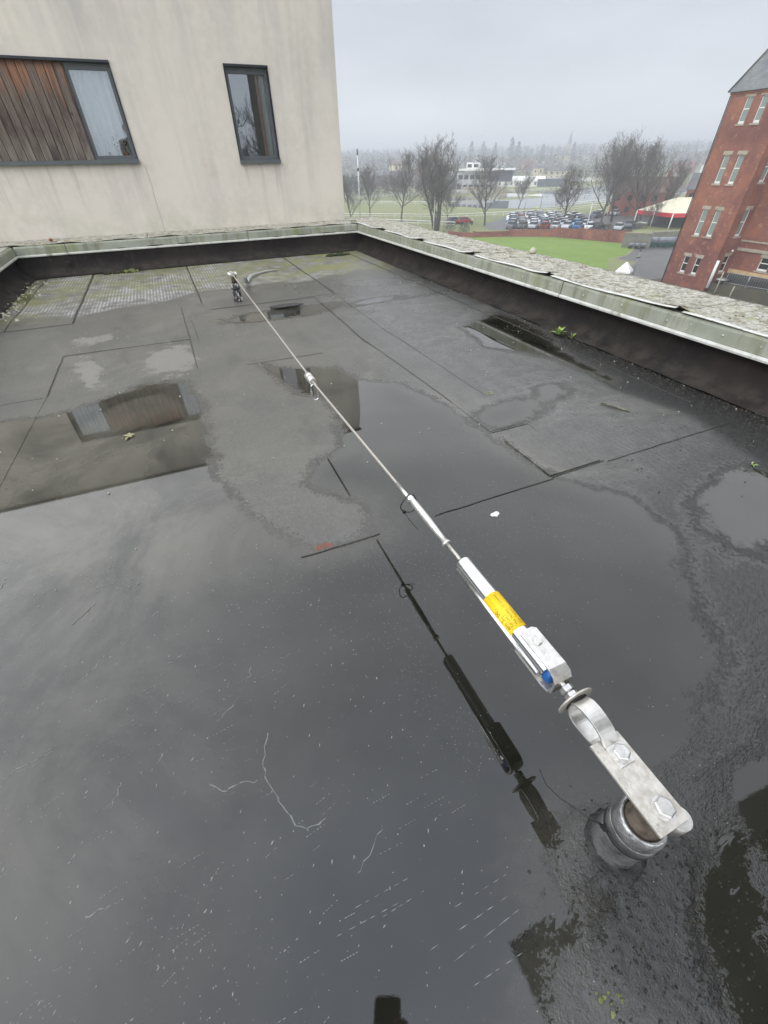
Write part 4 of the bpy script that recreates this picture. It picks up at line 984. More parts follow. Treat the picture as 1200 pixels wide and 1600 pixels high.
def clump(x, y, rx, ry, h, m, label, n=60, seed=1, zb=0):
    rr = random.Random(seed); f = MB()
    for i in range(n):
        a = rr.uniform(0, 6.28); q = math.sqrt(rr.random()); cx_ = x+rx*q*math.cos(a); cy_ = y+ry*q*math.sin(a); r_ = rr.uniform(.35, 1)*h*.6
        zz = zb+float(roof_z(cx_, cy_)); k_ = 5
        ring = [(cx_+r_*math.cos(2*math.pi*j/k_+i), cy_+r_*math.sin(2*math.pi*j/k_+i)*.8, zz+r_*.25*rr.random()) for j in range(k_)]
        tp = [(cx_+r_*.4*math.cos(2*math.pi*j/k_+i), cy_+r_*.4*math.sin(2*math.pi*j/k_+i), zz+h*(1-q*.6)*rr.uniform(.6, 1.1)) for j in range(k_)]
        f.loft([ring, tp], True, True)
    o = f.build('moss_clump', m); tag(o, label, 'moss'); return o
clump(2.10, 6.33, .16, .05, .05, MAT['moss_dark'], 'dark green moss clump in the far right corner of the roof', 60, 2)
clump(-.62, 6.50, .20, .035, .030, MAT['moss_dark'], 'dark moss streak along the foot of the far upstand', 46, 3)
clump(-.50, 6.52, .09, .03, .045, MAT['moss'], 'bright yellow-green moss tuft against the far upstand', 30, 4)
clump(-1.45, 5.6, .09, .22, .022, MAT['moss'], 'yellow-green moss patch in the far left corner of the roof', 60, 5)
clump(1.95, 6.35, .06, .04, .02, MAT['litter'], 'pale crumbs of lichen beside the far corner moss clump', 14, 6)
clump(.30, -.135, .03, .025, .012, MAT['moss'], 'tiny green moss tuft floating below the near anchor post', 14, 8)
clump(.215, -.16, .02, .02, .010, MAT['moss'], 'tiny green moss tuft at the bottom edge of the puddle', 8, 9)
def scatter(name, n, fn, m, seed, kind='stuff'):
    rr = random.Random(seed); f = MB()
    for i in range(n):
        x, y, s_, z_ = fn(rr)
        zz = float(roof_z(x, y))+z_+(.0045 if y < .985 else 0); a = rr.uniform(0, 6.28); k_ = rr.choice((3, 4, 5)); st = rr.uniform(.5, 1)
        ring = [(x+s_*math.cos(a+2*math.pi*j/k_), y+s_*st*math.sin(a+2*math.pi*j/k_), zz) for j in range(k_)]
        tp = [(x+s_*.45*math.cos(a+2*math.pi*j/k_), y+s_*.45*st*math.sin(a+2*math.pi*j/k_), zz+s_*rr.uniform(.3, .9)) for j in range(k_)]
        f.loft([ring, tp], True, False)
    o = f.build(name, m); o['kind'] = kind; return o
def gutter(rr):
    while True:
        y = rr.uniform(-.4, 2.7); x = 2.47-abs(rr.gauss(0, .16+.05*max(0, 1.6-y)))
        if x > 1.6: return x, y, rr.uniform(.002, .007), .001
scatter('gutter_grit', 2600, gutter, MAT['grit'], 4)
scatter('pale_crumbs', 90, lambda rr: (2.5-abs(rr.gauss(0, .30)), rr.uniform(.3, 5.5), rr.uniform(.002, .006), .003), MAT['litter'], 5)
scatter('pale_crumbs', 160, lambda rr: (rr.uniform(-1.6, 1.9), rr.uniform(1.2, 6.4), rr.uniform(.002, .006), .003), MAT['litter'], 15)
def left_litter(rr):
    y = rr.uniform(4.6, 6.4); return -1.62+abs(rr.gauss(0, .12)), y, rr.uniform(.006, .022), .004
scatter('dry_lichen_litter', 200, left_litter, MAT['litter'], 6)
def near_grit(rr):
    a = rr.uniform(-3.14, 3.14); q = rr.gauss(.11, .05); return .47+q*math.cos(a)*1.1, -.09+q*math.sin(a)*.9-.02, rr.uniform(.0012, .004), .0
scatter('near_grit', 500, near_grit, MAT['grit'], 7)
scatter('near_grit', 130, lambda rr: (rr.gauss(1.45, .22), rr.gauss(1.25, .25), rr.uniform(.002, .006), .001), MAT['grit'], 8)
# floating specks and residue on the water
f = MB(); rr = random.Random(11)
def surf(x, y): return float(roof_z(x, y))+(.0051 if y < .985 else .0032)
def chip(f, x, y, s_, asp=1, ang=0, z_=.0005):
    zz = surf(x, y)+z_*.4; c, sn = math.cos(ang), math.sin(ang)
    f.poly([(x+s_*(c*u*asp-sn*v), y+s_*(sn*u*asp+c*v), zz) for u, v in ((-1, 0), (-.2, -.9), (1, -.1), (.3, .8))])
for i in range(2600):
    if rr.random() < .55: x = rr.gauss(.55, .28); y = rr.gauss(.82, .13)
    else: x = rr.uniform(-1.3, 1.2); y = rr.uniform(-.15, 1.5)
    if not (-1.6 < x < 1.9 and -.2 < y < 2.6): continue
    chip(f, x, y, rr.uniform(.0005, .0015), 1, rr.uniform(0, 3))
for i in range(260):
    x = rr.gauss(.30, .03); y = rr.uniform(.20, .62); chip(f, x-.06*(y-.2), y, rr.uniform(.0004, .0012), 1, rr.uniform(0, 3))
for i in range(900): chip(f, rr.uniform(-1.4, .2), rr.uniform(.05, 1.4), rr.uniform(.0006, .0018), rr.uniform(1, 3), rr.gauss(.75, .3))
o = f.build('floating_specks', MAT['speck']); o['kind'] = 'stuff'
f = MB()
def streak(x, y, L_, ang, w_=.0006):
    zz = surf(x, y)+.0002; c, s_ = math.cos(ang), math.sin(ang); n = 6
    for k_ in range(n):
        if rr.random() < .2: continue
        u0 = L_*k_/n; u1 = L_*(k_+rr.uniform(.5, 1))/n; w2 = w_*rr.uniform(.5, 1.1)
        f.poly([(x+c*u0, y+s_*u0, zz), (x+c*(u0+u1)/2+s_*w2, y+s_*(u0+u1)/2-c*w2, zz), (x+c*u1, y+s_*u1, zz), (x+c*(u0+u1)/2-s_*w2, y+s_*(u0+u1)/2+c*w2, zz)])
for x, y, L_ in ((.075, .022, .17), (.105, -.005, .18), (.12, -.04, .12), (.14, .05, .12), (.02, .09, .09), (-.06, .10, .12), (-.02, .12, .11), (.05, .17, .05), (.10, .19, .04), (.13, .22, .05), (.16, .2, .05), (.18, .25, .04), (.07, .25, .04), (.2, .17, .04), (-.14, .0, .06), (-.18, .05, .05), (-.1, -.03, .05)):
    streak(x, y, L_, -.0+rr.gauss(0, .03))
for i in range(150): streak(rr.uniform(-.95, .0), rr.uniform(.0, .75), rr.uniform(.01, .05), rr.gauss(.15, .12), .0007)
o = f.build('residue_streaks', MAT['speck']); o['kind'] = 'stuff'
f = MB()
def squig(pts, w_):
    P2 = []
    for i in range(len(pts)-1):
        for s_ in (0, .25, .5, .75): P2.append((pts[i][0]*(1-s_)+pts[i+1][0]*s_+rr.gauss(0, .0022), pts[i][1]*(1-s_)+pts[i+1][1]*s_+rr.gauss(0, .0022)))
    P2.append(pts[-1])
    for i in range(len(P2)-1):
        a, b_ = P2[i], P2[i+1]; d = (b_[0]-a[0], b_[1]-a[1]); l_ = math.hypot(*d) or 1; nx_, ny_ = -d[1]/l_, d[0]/l_; w2 = w_*rr.uniform(.35, 1.3); zz = surf(*a)+.0002
        f.quad((a[0]-nx_*w2, a[1]-ny_*w2, zz), (a[0]+nx_*w2, a[1]+ny_*w2, zz), (b_[0]+nx_*w2*.8, b_[1]+ny_*w2*.8, zz), (b_[0]-nx_*w2*.8, b_[1]-ny_*w2*.8, zz))
squig([(-.095, .47), (-.118, .42), (-.12, .385), (-.105, .33), (-.085, .28), (-.055, .262), (-.025, .265)], .0014)
squig([(-.235, .42), (-.20, .395), (-.17, .398), (-.135, .388)], .0016)
for x, y in ((-.42, .46), (-.34, .50), (-.62, .62), (-.5, .8), (-.75, .7), (-.35, .92), (-.3, .75), (-.55, 1.0), (-.9, .95), (-.12, .62), (.0, .16), (-.8, 1.2), (-.2, .55), (-.45, .3)):
    a = rr.gauss(.6, .5); L_ = rr.uniform(.03, .09); squig([(x, y), (x+L_*.5*math.cos(a)+.006, y+L_*.5*math.sin(a)), (x+L_*math.cos(a), y+L_*math.sin(a))], rr.uniform(.0008, .0018))
for x, y in ((.18, 2.0), (.22, 1.9), (.2, 1.75), (.3, 1.78), (.15, 2.4), (.12, 2.5), (.28, 1.7)):
    a = rr.uniform(0, 3); L_ = .07; squig([(x, y), (x+L_*.5*math.cos(a)+.02, y+L_*.5*math.sin(a)), (x+L_*math.cos(a), y+L_*math.sin(a))], .0016)
o = f.build('residue_film', MAT['froth']); o['kind'] = 'stuff'

# ------------------------------------------------------------------ ground, lawn, yard, water, hills
G = -12.0
def gheight(x, y):
    d = math.hypot(x, y)
    t_ = min(1, max(0, (d-330)/900)); t_ = t_*t_*(3-2*t_)
    h = 15.5*t_+ (3.0*noise.noise(Vector((x/420, y/420, 1)))*t_)
    if d > 1400: h -= (d-1400)*.012
    return G+h
f = MB(); radii = [0, 15, 40, 80, 130, 190, 260, 330, 400, 480, 570, 670, 780, 900, 1030, 1180, 1400, 1800, 2600]; nseg = 96
f.v.append((0, 0, G)); f.f = []
for r_ in radii[1:]:
    for k in range(nseg):
        a = 2*math.pi*k/nseg; x, y = r_*math.cos(a), r_*math.sin(a); f.v.append((x, y, gheight(x, y)))
for k in range(nseg): f.f.append((0, 1+k, 1+(k+1) % nseg)); f.sm.append(True)
for i in range(len(radii)-2):
    for k in range(nseg):
        a = 1+i*nseg+k; b_ = 1+i*nseg+(k+1) % nseg; f.f.append((a, a+nseg, b_+nseg, b_)); f.sm.append(True)
o = f.build('ground', MAT['field']); o['kind'] = 'structure'
def flat(name, pts, z, m, kind='structure'):
    f = MB(); f.poly([(x, y, z) for x, y in pts]); o = f.build(name, m); o['kind'] = kind; return o
flat('lawn', [(60.8, 88.4), (67, 85), (75, 80.2), (77, 75), (79, 70), (80.2, 67), (77.2, 62.6), (70.8, 58.4), (66, 57.5), (60, 52), (40, 40), (10, 60), (20, 100)], G+.012, MAT['lawn'])
flat('yard', [(20, 5), (120, -30), (140, 20), (92, 62), (87, 70), (81, 66.8), (77.4, 62.2), (70.9, 58), (66.5, 56.6), (67.4, 52.6), (60.2, 50.4), (30, 30)], G+.008, MAT['asphalt'])
flat('mossy_yard', [(36, 12), (75, 2), (75, 40), (58.9, 43.5), (50, 40), (36, 26)], G+.016, MAT['muddy'])
flat('car_park', [(70, 97), (90, 80), (98, 80), (128, 96), (140, 112), (112, 113), (88, 116), (74, 106)], G+.010, MAT['asphalt'])
flat('flood_water', [(93, 158), (97.7, 153), (100.3, 142), (115, 133.5), (128, 134), (138, 138), (160, 139), (215, 150), (300, 200), (430, 262), (440, 300), (370, 280), (300, 238), (250, 225), (209, 208), (190, 200), (169, 201), (165, 190), (150, 185), (150, 170), (128, 168), (125, 175), (110, 176)], G+.02, MAT['water_far'])
flat('flood_water', [(98, 176), (122, 180), (145, 178), (160, 196), (150, 200), (120, 190), (100, 190)], G+.02, MAT['water_far'])
flat('lane', [(58, 128), (61, 123), (76, 118), (94, 116.5), (108, 117), (108, 118.4), (94, 118.2), (77, 120), (60, 126)], G+.024, MAT['asphalt'])
flat('track', [(80, 225), (90, 221), (160, 203), (210, 209.5), (300, 242), (300, 246), (210, 214), (162, 207), (92, 226)], G+.03, MAT['shed'])

# brick retaining wall behind the lawn
def run_wall(name, pts, h, th, m, label, cat, piers=True, z=G):
    root = empty(name, (pts[0][0], pts[0][1], z), 0, label, cat)
    for i in range(len(pts)-1):
        a, b_ = Vector((*pts[i], 0)), Vector((*pts[i+1], 0)); d = (b_-a); L_ = d.length; d.normalize(); ang = math.atan2(d.y, d.x)
        Mx = Matrix.Translation((a.x-root.location.x, a.y-root.location.y, 0)) @ Matrix.Rotation(ang, 4, 'Z')
        MB().box(0, L_, -th/2, th/2, 0, h[i], Mx).build('wall_panel', m, root)
        MB().box(0, L_, -th/2-.04, th/2+.04, h[i], h[i]+.08, Mx).build('coping_course', MAT['stone'] if cat != 'wall' else m, root)
        if piers: MB().box(-.22, .22, -th/2-.12, th/2+.12, 0, h[i]+.22, Mx).build('pier', m, root)
    return root
run_wall('brick_wall', [(57, 93.5), (60.3, 88.9), (67.5, 86), (75, 81.2), (77, 76), (79.2, 70.6), (80.8, 67.4)], [.7, .9, 1.2, 1.55, 1.75, 1.8], .3, MAT['brick'], 'long low red brick wall between the green lawn and the car park', 'wall')
run_wall('grey_shed_wall', [(76.4, 64.6), (79.6, 61.2)], [2.2], .2, MAT['shed'], 'weathered grey screen wall beside the green bins in the yard', 'screen', False)
run_wall('low_bank_wall', [(81.5, 70), (88, 68), (97, 66)], [.9, 1.2], .4, MAT['shed'], 'low mossy grey wall in front of the red-edged canopy', 'wall', False)

# ------------------------------------------------------------------ red brick building
K = 1.625
rb = empty('brick_building', (58.8, 38, G), 0, 'tall red brick building with slate roof and white sash windows at the right edge', 'building')
def rr_(o): o.parent = rb; o.matrix_parent_inverse = Matrix.Translation(-rb.location); return o
def sash(O, U, Nn, u0, u1, v0, v1, dark, arched=False, single=False):
    O, U, Nn = Vector(O), Vector(U), Vector(Nn); Z = Vector((0, 0, 1))
    Mx = Matrix(((U.x, -Nn.x, 0, O.x), (U.y, -Nn.y, 0, O.y), (0, 0, 1, O.z), (0, 0, 0, 1)))
    wdt = u1-u0; t_ = .07
    f = MB(); f.box(u0, u0+t_, .10, .2, v0, v1, Mx); f.box(u1-t_, u1, .10, .2, v0, v1, Mx); f.box(u0+t_, u1-t_, .10, .2, v1-t_, v1, Mx); f.box(u0+t_, u1-t_, .08, .2, v0, v0+.2, Mx)
    vm = (v0+v1)/2+.1; f.box(u0+t_, u1-t_, .11, .19, vm-.045, vm+.045, Mx)
    wo = rr_(f.build('sash_window', MAT['white']))
    for (a, b_) in ((v0+.2, vm-.045), (vm+.045, v1-t_)):
        g = MB(); g.box(u0+t_, u1-t_, .14, .17, a, b_, Mx); go = g.build('pane', MAT['sash_black'] if dark else MAT['sash_glass']); go.parent = wo
    f = MB(); f.box(u0-.17, u1+.17, -.03, .12, v1, v1+.32, Mx); rr_(f.build('lintel', MAT['stone']))
    f = MB(); f.box(u0-.14, u1+.14, -.10, .09, v0-.16, v0, Mx); rr_(f.build('sill', MAT['stone']))
    return wo
rows = [(-10.49, -8.72, True), (-6.56, -4.0, False), (-1.65, .82, False), (3.31, 5.37, False)]
O1 = (58.8, 35.8, 0); U1 = (0, 1, 0); N1 = (-1, 0, 0)
hl = [(u0, u1, a, b_) for (a, b_, _) in rows for (u0, u1) in ((1.80, 2.48), (3.34, 4.03))]
rr_(wall_holes('bay_front', O1, U1, N1, 5.8, 5.75, hl, MAT['brick'], None, .2, G))
for (u0, u1, a, b_) in hl: sash(O1, U1, N1, u0, u1, a, b_, a < -10)
O2 = (58.8, 35.8, 0); U2 = (1, 0, 0); N2 = (0, -1, 0)
hl2 = [(1.35, 2.25, a, b_) for (a, b_) in ((-10.1, -8.35), (-6.4, -3.9), (-1.5, .9), (3.3, 5.35))]
rr_(wall_holes('bay_side', O2, U2, N2, 3.0, 5.75, hl2, MAT['brick'], None, .2, G))
for h_ in hl2: sash(O2, U2, N2, *h_, h_[2] < -10)
O3 = (61.8, 10, 0); U3 = (0, 1, 0); N3 = (-1, 0, 0)
hl3 = [(u, u+1.15, a, b_) for u in (1, 5, 9, 13, 17, 21.6) for (a, b_) in ((-9.5, -8.2), (-6.2, -3.8), (-1.5, .9), (3.3, 5.35))]
rr_(wall_holes('main_front', O3, U3, N3, 25.8, 5.75, hl3, MAT['brick'], None, .2, G))
for h_ in hl3: sash(O3, U3, N3, *h_, h_[2] < -9)
rr_(MB().box(58.8, 72, 41.55, 41.6, G, 5.75).build('end_wall', MAT['brick']))
for z_, h_ in ((-7.85, .30), (-6.95, .16)): rr_(MB().box(61.68, 61.8, 10, 35.75, z_, z_+h_).build('string_course', MAT['stone']))
rr_(MB().box(61.70, 61.8, 10, 35.7, -10.9, -9.75).build('rendered_plinth', MAT['cream']))
for z_, d_ in ((5.50, .06), (5.66, .14)):
    rr_(MB().box(58.8-d_, 61.8, 35.8-d_, 41.6+d_, z_, z_+.14).build('eaves_course', MAT['brick'])); rr_(MB().box(61.8-d_, 62.2, 9, 35.79-d_, z_, z_+.14).build('eaves_course', MAT['brick']))
f = MB(); A_ = (58.5, 35.5, 5.82); B_ = (58.5, 41.9, 5.82); C_ = (70, 41.9, 5.82); D_ = (70, 35.5, 5.82); T1 = (62.0, 38.7, 12.4); T2 = (70, 38.7, 12.4)
f.poly([A_, B_, T1]); f.poly([B_, C_, T2, T1]); f.poly([D_, A_, T1, T2]); f.poly([C_, D_, T2]); f.poly([A_, D_, C_, B_]); rr_(f.build('bay_roof', MAT['slate']))
f = MB(); f.poly([(61.5, 9, 5.82), (61.5, 35.5, 5.82), (66, 35.5, 10.5), (66, 9, 10.5)]); f.poly([(66, 9, 10.5), (66, 35.5, 10.5), (72, 35.5, 5.82), (72, 9, 5.82)]); rr_(f.build('main_roof', MAT['slate']))
rr_(MB().tube([(58.5, 41.9, 5.86), (62, 38.7, 12.44)], .10, 6).build('ridge_tile', MAT['slate_far']))
rr_(MB().tube([(58.95, 35.62, -11.6), (58.95, 35.62, -8.7)], .17, 8).build('downpipe', MAT['white']))
rr_(MB().tube([(58.7, 41.62, G), (58.7, 41.62, 5.6)], .06, 6).build('downpipe', MAT['darkbrown']))
tag(MB().lathe([(.12, 0), (.14, .1), (.05, .2)], (60.6, 35.55, -7.9), n=10).build('wall_light', MAT['white']), 'small white globe light above the lowest side window of the brick building', 'wall light')
# raised paving, barrier, planter
o = MB().box(59.2, 61.69, 10, 35.6, G, -11.0).build('raised_terrace', MAT['muddy']); o['kind'] = 'structure'
o = MB().box(60.7, 61.69, 10, 35.2, -10.999, -10.1).build('basement_shade_box', MAT['darkbrown']); tag(o, 'dark box standing for the shaded basement area along the foot of the cream plinth', 'wall')  # dark box put in for the shade of the basement area
br = empty('metal_barrier', (59.5, 34, -11), 0, 'galvanised metal crowd barrier panels on the terrace below the cream plinth', 'barrier')
for i in range(4):
    y0 = 34.1-i*2.3; y1 = y0-2.2; x0 = 59.4+i*.35; x1 = x0+.33
    f = MB(); P4 = [(x0, y0, -10.75), (x1, y1, -10.75), (x1, y1, -9.75), (x0, y0, -9.75)]
    for j in range(4): f.tube([P4[j], P4[(j+1) % 4]], .035, 5)
    f.tube([(x0, y0, -11), (x0, y0, -10.75)], .03, 5); f.tube([(x1, y1, -11), (x1, y1, -10.75)], .03, 5)
    o = f.build('barrier_frame', MAT['galv']); o.parent = br; o.matrix_parent_inverse = Matrix.Translation(-br.location)
    f = MB()
    for j in range(1, 9):
        u = j/9; x = x0+(x1-x0)*u; y = y0+(y1-y0)*u; f.tube([(x, y, -10.75), (x, y, -9.75)], .012, 4)
    o = f.build('barrier_bars', MAT['galv']); o.parent = br; o.matrix_parent_inverse = Matrix.Translation(-br.location)
t = MB().lathe([(.05, 0), (.06, .35), (.62, .40), (.66, .50), (.3, .62), (.05, .64)], (59.5, 34.6, -11), n=18).build('outdoor_table', MAT['galv']); tag(t, 'small round grey table on the terrace beside the metal barrier', 'table')
tag(MB().tube([(58.57, 34.26, G), (58.57, 34.26, -9.56)], [.075, .07], 8).build('timber_post', MAT['timberpost']), 'tall pale post leaning past the brick building corner beyond the parapet', 'post')
tag(MB().tube([(58.08, 32.13, G), (58.08, 32.13, -11.2), (58.1, 32.1, -10.65)], [.08, .08, .06], 8).build('timber_post', MAT['timberpost']), 'shorter pale post in front of the metal barrier beyond the parapet', 'post')
lp = empty('yard_lamp', (58.9, 46.4, G), 0, 'thin dark lamp post standing in the yard beside the white pyramid canopy', 'lamp post')
MB().tube([(0, 0, 0), (0, 0, 2.9)], [.05, .035], 8).build('post', MAT['galv'], lp); MB().box(-.35, .35, -.06, .06, 2.1, 2.2).build('lamp_arm', MAT['darkbrown'], lp); MB().lathe([(.03, 2.85), (.09, 2.95), (.07, 3.1), (.01, 3.12)], n=8).build('lamp_head', MAT['darkbrown'], lp)
gz_ = empty('gazebo', (57.0, 46.4, G), .5, 'small white pyramid-topped canopy just beyond the outer parapet edge', 'canopy')
f = MB(); s_ = .95
f.loft([[(-s_, -s_, .55), (s_, -s_, .55), (s_, s_, .55), (-s_, s_, .55)], [(-s_, -s_, .75), (s_, -s_, .75), (s_, s_, .75), (-s_, s_, .75)], [(-.12, -.12, 1.75), (.12, -.12, 1.75), (.12, .12, 1.75), (-.12, .12, 1.75)]], True, False); f.build('canopy_cloth', MAT['white'], gz_)
for a, b_ in ((1, 1), (-1, 1), (1, -1), (-1, -1)): MB().tube([(a*.85, b_*.85, 0), (a*.85, b_*.85, .6)], .03, 5).build('leg', MAT['galv'], gz_)

# ------------------------------------------------------------------ bins
def bin_(x, y, rz, col_, label, sc=1.0):
    r_ = empty('wheeled_bin', (x, y, G), rz, label, 'bin', 'large wheeled bins in the yard'); r_.scale = (sc,)*3
    f = MB(); f.loft([[(-.55, -.38, .12), (.55, -.38, .12), (.55, .38, .12), (-.55, .38, .12)], [(-.68, -.50, 1.15), (.68, -.50, 1.15), (.68, .50, 1.15), (-.68, .50, 1.15)]], True, False)
    f.build('bin_body', col_, r_, .02)
    MB().lathe([(.52, -.70), (.54, -.68), (.54, .68), (.52, .70)], (0, 0, 1.05), 'X', 20).box(-.72, .72, -.53, .53, 1.13, 1.20).build('lid', MAT['bin_lid'], r_)
    for a, b_ in ((1, 1), (-1, 1), (1, -1), (-1, -1)): MB().lathe([(.08, -.03), (.08, .03)], (a*.45, b_*.3, .08), 'X', 8).build('wheel', MAT['tyre'], r_)
for i, (x, y) in enumerate(((80.8, 61.8), (82.0, 61.0), (83.2, 60.4), (84.6, 59.8), (85.9, 59.2))):
    bin_(x, y, -.55+.1*math.sin(i*2), MAT['bin_green'], '%s green wheeled bin from the left, beside the grey screen wall' % ('first', 'second', 'third', 'fourth', 'fifth')[i])
for i, (x, y) in enumerate(((76.6, 62.7), (77.3, 62.0), (78.1, 61.4))):
    bin_(x, y, -.7, MAT['darkbrown'], '%s small black bin from the left, at the edge of the lawn' % ('first', 'second', 'third')[i], .55)

# ------------------------------------------------------------------ red-edged canopy, brick terrace houses
cn_ = empty('canopy_shelter', (108, 82, G), 0, 'open shelter with cream canvas roof, red valance and white posts', 'shelter')
def rc(o): o.parent = cn_; o.matrix_parent_inverse = Matrix.Translation(-cn_.location); return o
q = [(104.2, 86.5), (103.6, 76.5), (118, 69.5), (124, 84)]
f = MB(); pk1 = (111, 82.5, G+5.3); pk2 = (119, 77, G+5.3); e_ = [(x, y, G+3.0) for x, y in q]
f.poly([e_[0], e_[1], pk1]); f.poly([e_[1], e_[2], pk2, pk1]); f.poly([e_[2], e_[3], pk2]); f.poly([e_[3], e_[0], pk1, pk2]); rc(f.build('canvas_roof', MAT['cream_canvas']))
f = MB()
for i in range(4):
    a, b_ = q[i], q[(i+1) % 4]; f.quad((*a, G+2.25), (*b_, G+2.25), (*b_, G+2.99), (*a, G+2.99))
o = rc(f.build('valance', MAT['red_valance'])); sm = o.modifiers.new('th', 'SOLIDIFY'); sm.thickness = .05
for (x, y) in q+[(103.9, 81.5), (110.5, 73.1), (114.5, 71.2)]: rc(MB().tube([(x, y, G), (x, y, G+2.9)], .13, 6).build('post', MAT['white']))
rc(MB().box(106, 122, 79, 84, G, G+2.2).build('dark_interior', MAT['darkbrown']))
t = MB().box(-2.2, 2.2, -.7, .7, 0, .12).build('boat_cover', MAT['white']); t.location = (100.5, 81.5, G+.9); t.rotation_euler = (.12, .16, .9); tag(t, 'white slanting panel lying on the ground left of the red-edged canopy', 'panel')

def house(name, x, y, rz, L_, W_, H_, RH, wall, roofm, label, cat='house', group=None, win=3, chim=True, flatroof=False, floors=2, z=None, wm='sash_black'):
    z = gheight(x, y) if z is None else z
    r_ = empty(name, (x, y, z), rz, label, cat, group)
    MB().box(-L_/2, L_/2, -W_/2, W_/2, -1, H_).build('wall', wall, r_)
    if flatroof: MB().box(-L_/2-.2, L_/2+.2, -W_/2-.2, W_/2+.2, H_, H_+.3).build('roof', roofm, r_)
    else:
        f = MB(); a = L_/2+.3; b_ = W_/2+.3
        f.quad((-a, -b_, H_), (a, -b_, H_), (a, 0, H_+RH), (-a, 0, H_+RH)); f.quad((a, b_, H_), (-a, b_, H_), (-a, 0, H_+RH), (a, 0, H_+RH)); f.poly([(-a, b_, H_), (-a, -b_, H_), (-a, 0, H_+RH)]); f.poly([(a, -b_, H_), (a, b_, H_), (a, 0, H_+RH)]); f.quad((-a, -b_, H_), (-a, b_, H_), (a, b_, H_), (a, -b_, H_))
        ro = f.build('roof', roofm, r_)
        if chim: MB().box(L_*.28, L_*.28+.9, -.4, .4, H_+RH*.5, H_+RH+1.2).build('chimney', wall, ro)
    wme = None
    for fl in range(floors):
        for k in range(win):
            u = -L_/2+L_*(k+.5)/win; v = H_*(fl+.3)/floors
            if wme is None:
                wme = MB().box(-.55, .55, -.06, .06, 0, 1.3).mesh('window', MAT[wm])
            o = add('window', wme, r_, (u, -W_/2, v))
    return r_
house('brick_house', 124, 102.5, R(-52)+math.pi*0, 15, 8, 5.2, 3.2, MAT['redbrick_far'], MAT['tile_far'], 'long red brick house behind the bare trees beside the car park', win=5)
house('brick_house', 139, 92, R(-58), 14, 8, 5.6, 3.4, MAT['redbrick_far'], MAT['slate_far'], 'red brick house with dark roof just above the red-edged canopy', win=5)
house('brick_house', 150, 82, R(-58), 12, 8, 5.6, 3.2, MAT['redbrick_far'], MAT['tile_far'], 'red brick house half hidden by the tall brick building', win=4)

# ------------------------------------------------------------------ cars
carmesh = {}
def car_meshes(paint):
    if paint in carmesh: return carmesh[paint]
    c = {'silver': (.50, .52, .54), 'white': (.80, .80, .80), 'black': (.02, .02, .025), 'grey': (.16, .17, .19), 'blue': (.05, .13, .30), 'red': (.42, .05, .05), 'paleblue': (.16, .42, .62)}[paint]
    m = basic('car_paint_'+paint, c, tuple(v*.9 for v in c), 1, .25, 0, 0)
    prof = [(-2.1, .35), (-2.12, .75), (-2.0, .95), (-1.0, 1.02), (.1, 1.02), (1.0, .95), (1.95, .80), (2.12, .6), (2.1, .35)]
    f = MB(); f.loft([[(x, s_*w2, z) for x, z in prof] for s_, w2 in ((-1, .86), (1, .86))], True, False)
    f.v = [(x, y*(1 if z < .8 else .96), z) for x, y, z in f.v]
    body = f.mesh('body', m, .05)
    f = MB(); f.loft([[(-1.85, -.78, .98), (1.0, -.78, .96), (1.0, .78, .96), (-1.85, .78, .98)], [(-1.35, -.62, 1.42), (.15, -.62, 1.44), (.15, .62, 1.44), (-1.35, .62, 1.42)]], True, False)
    glass = f.mesh('windows', MAT['carglass'], .02)
    f = MB(); f.box(-1.42, .25, -.64, .64, 1.42, 1.47); rf = f.mesh('car_roof', m, .02)
    f = MB(); f.lathe([(.32, -.1), (.33, -.08), (.33, .08), (.32, .1)], (0, 0, 0), 'Y', 12); wh = f.mesh('wheel', MAT['tyre'])
    carmesh[paint] = (body, glass, rf, wh); return carmesh[paint]
def car(x, y, rz, paint, label, group='cars parked in the car park'):
    b_, g, r_, w_ = car_meshes(paint); t = empty('parked_car', (x, y, G+.01), rz, label, 'car', group)
    add('body', b_, t); add('windows', g, t); add('car_roof', r_, t)
    for a, c in ((1.3, .8), (-1.3, .8), (1.3, -.8), (-1.3, -.8)): add('wheel', w_, t, (a, c, .33))
    return t
rc2 = random.Random(5)
ordn = ['first', 'second', 'third', 'fourth', 'fifth', 'sixth', 'seventh', 'eighth', 'ninth', 'tenth', 'eleventh', 'twelfth']
ua = Vector((89.6-74.7, 84-95.9, 0)); LU = ua.length; ua.normalize(); va = Vector((.66, .75, 0)); va.normalize()
for row in range(6):
    n_ = 8
    for k in range(n_):
        if rc2.random() < .05: continue
        p = Vector((76.2, 96.6, 0))+ua*(k*2.45-.4*row)+va*(row*4.9+rc2.gauss(0, .25))
        if row == 5 and k > 5: continue
        paint = rc2.choices(['silver', 'white', 'black', 'grey', 'blue', 'red'], [11, 8, 2, 4, 1, .5])[0]
        if row == 0 and k == 3: paint = 'red'
        if row == 1 and k == 6: paint = 'paleblue'
        car(p.x, p.y, math.atan2(va.y, va.x)+(math.pi if rc2.random() < .5 else 0)+rc2.gauss(0, .03)-.25, paint, '%s car, %s from the left in the %s row behind the brick wall' % ({'paleblue': 'pale blue'}.get(paint, paint), ordn[k], ordn[row]+('' if row else '')+(' (nearest)' if row == 0 else '')))
for i, (x, y, p, rz) in enumerate(((109, 103, 'grey', .3), (113, 105.5, 'white', .2), (117, 104, 'silver', .4), (121, 107, 'blue', .3), (104, 106, 'silver', .2))):
    car(x, y, rz, p, '%s car, %s from the left in the loose row before the brick houses' % (p, ordn[i]))
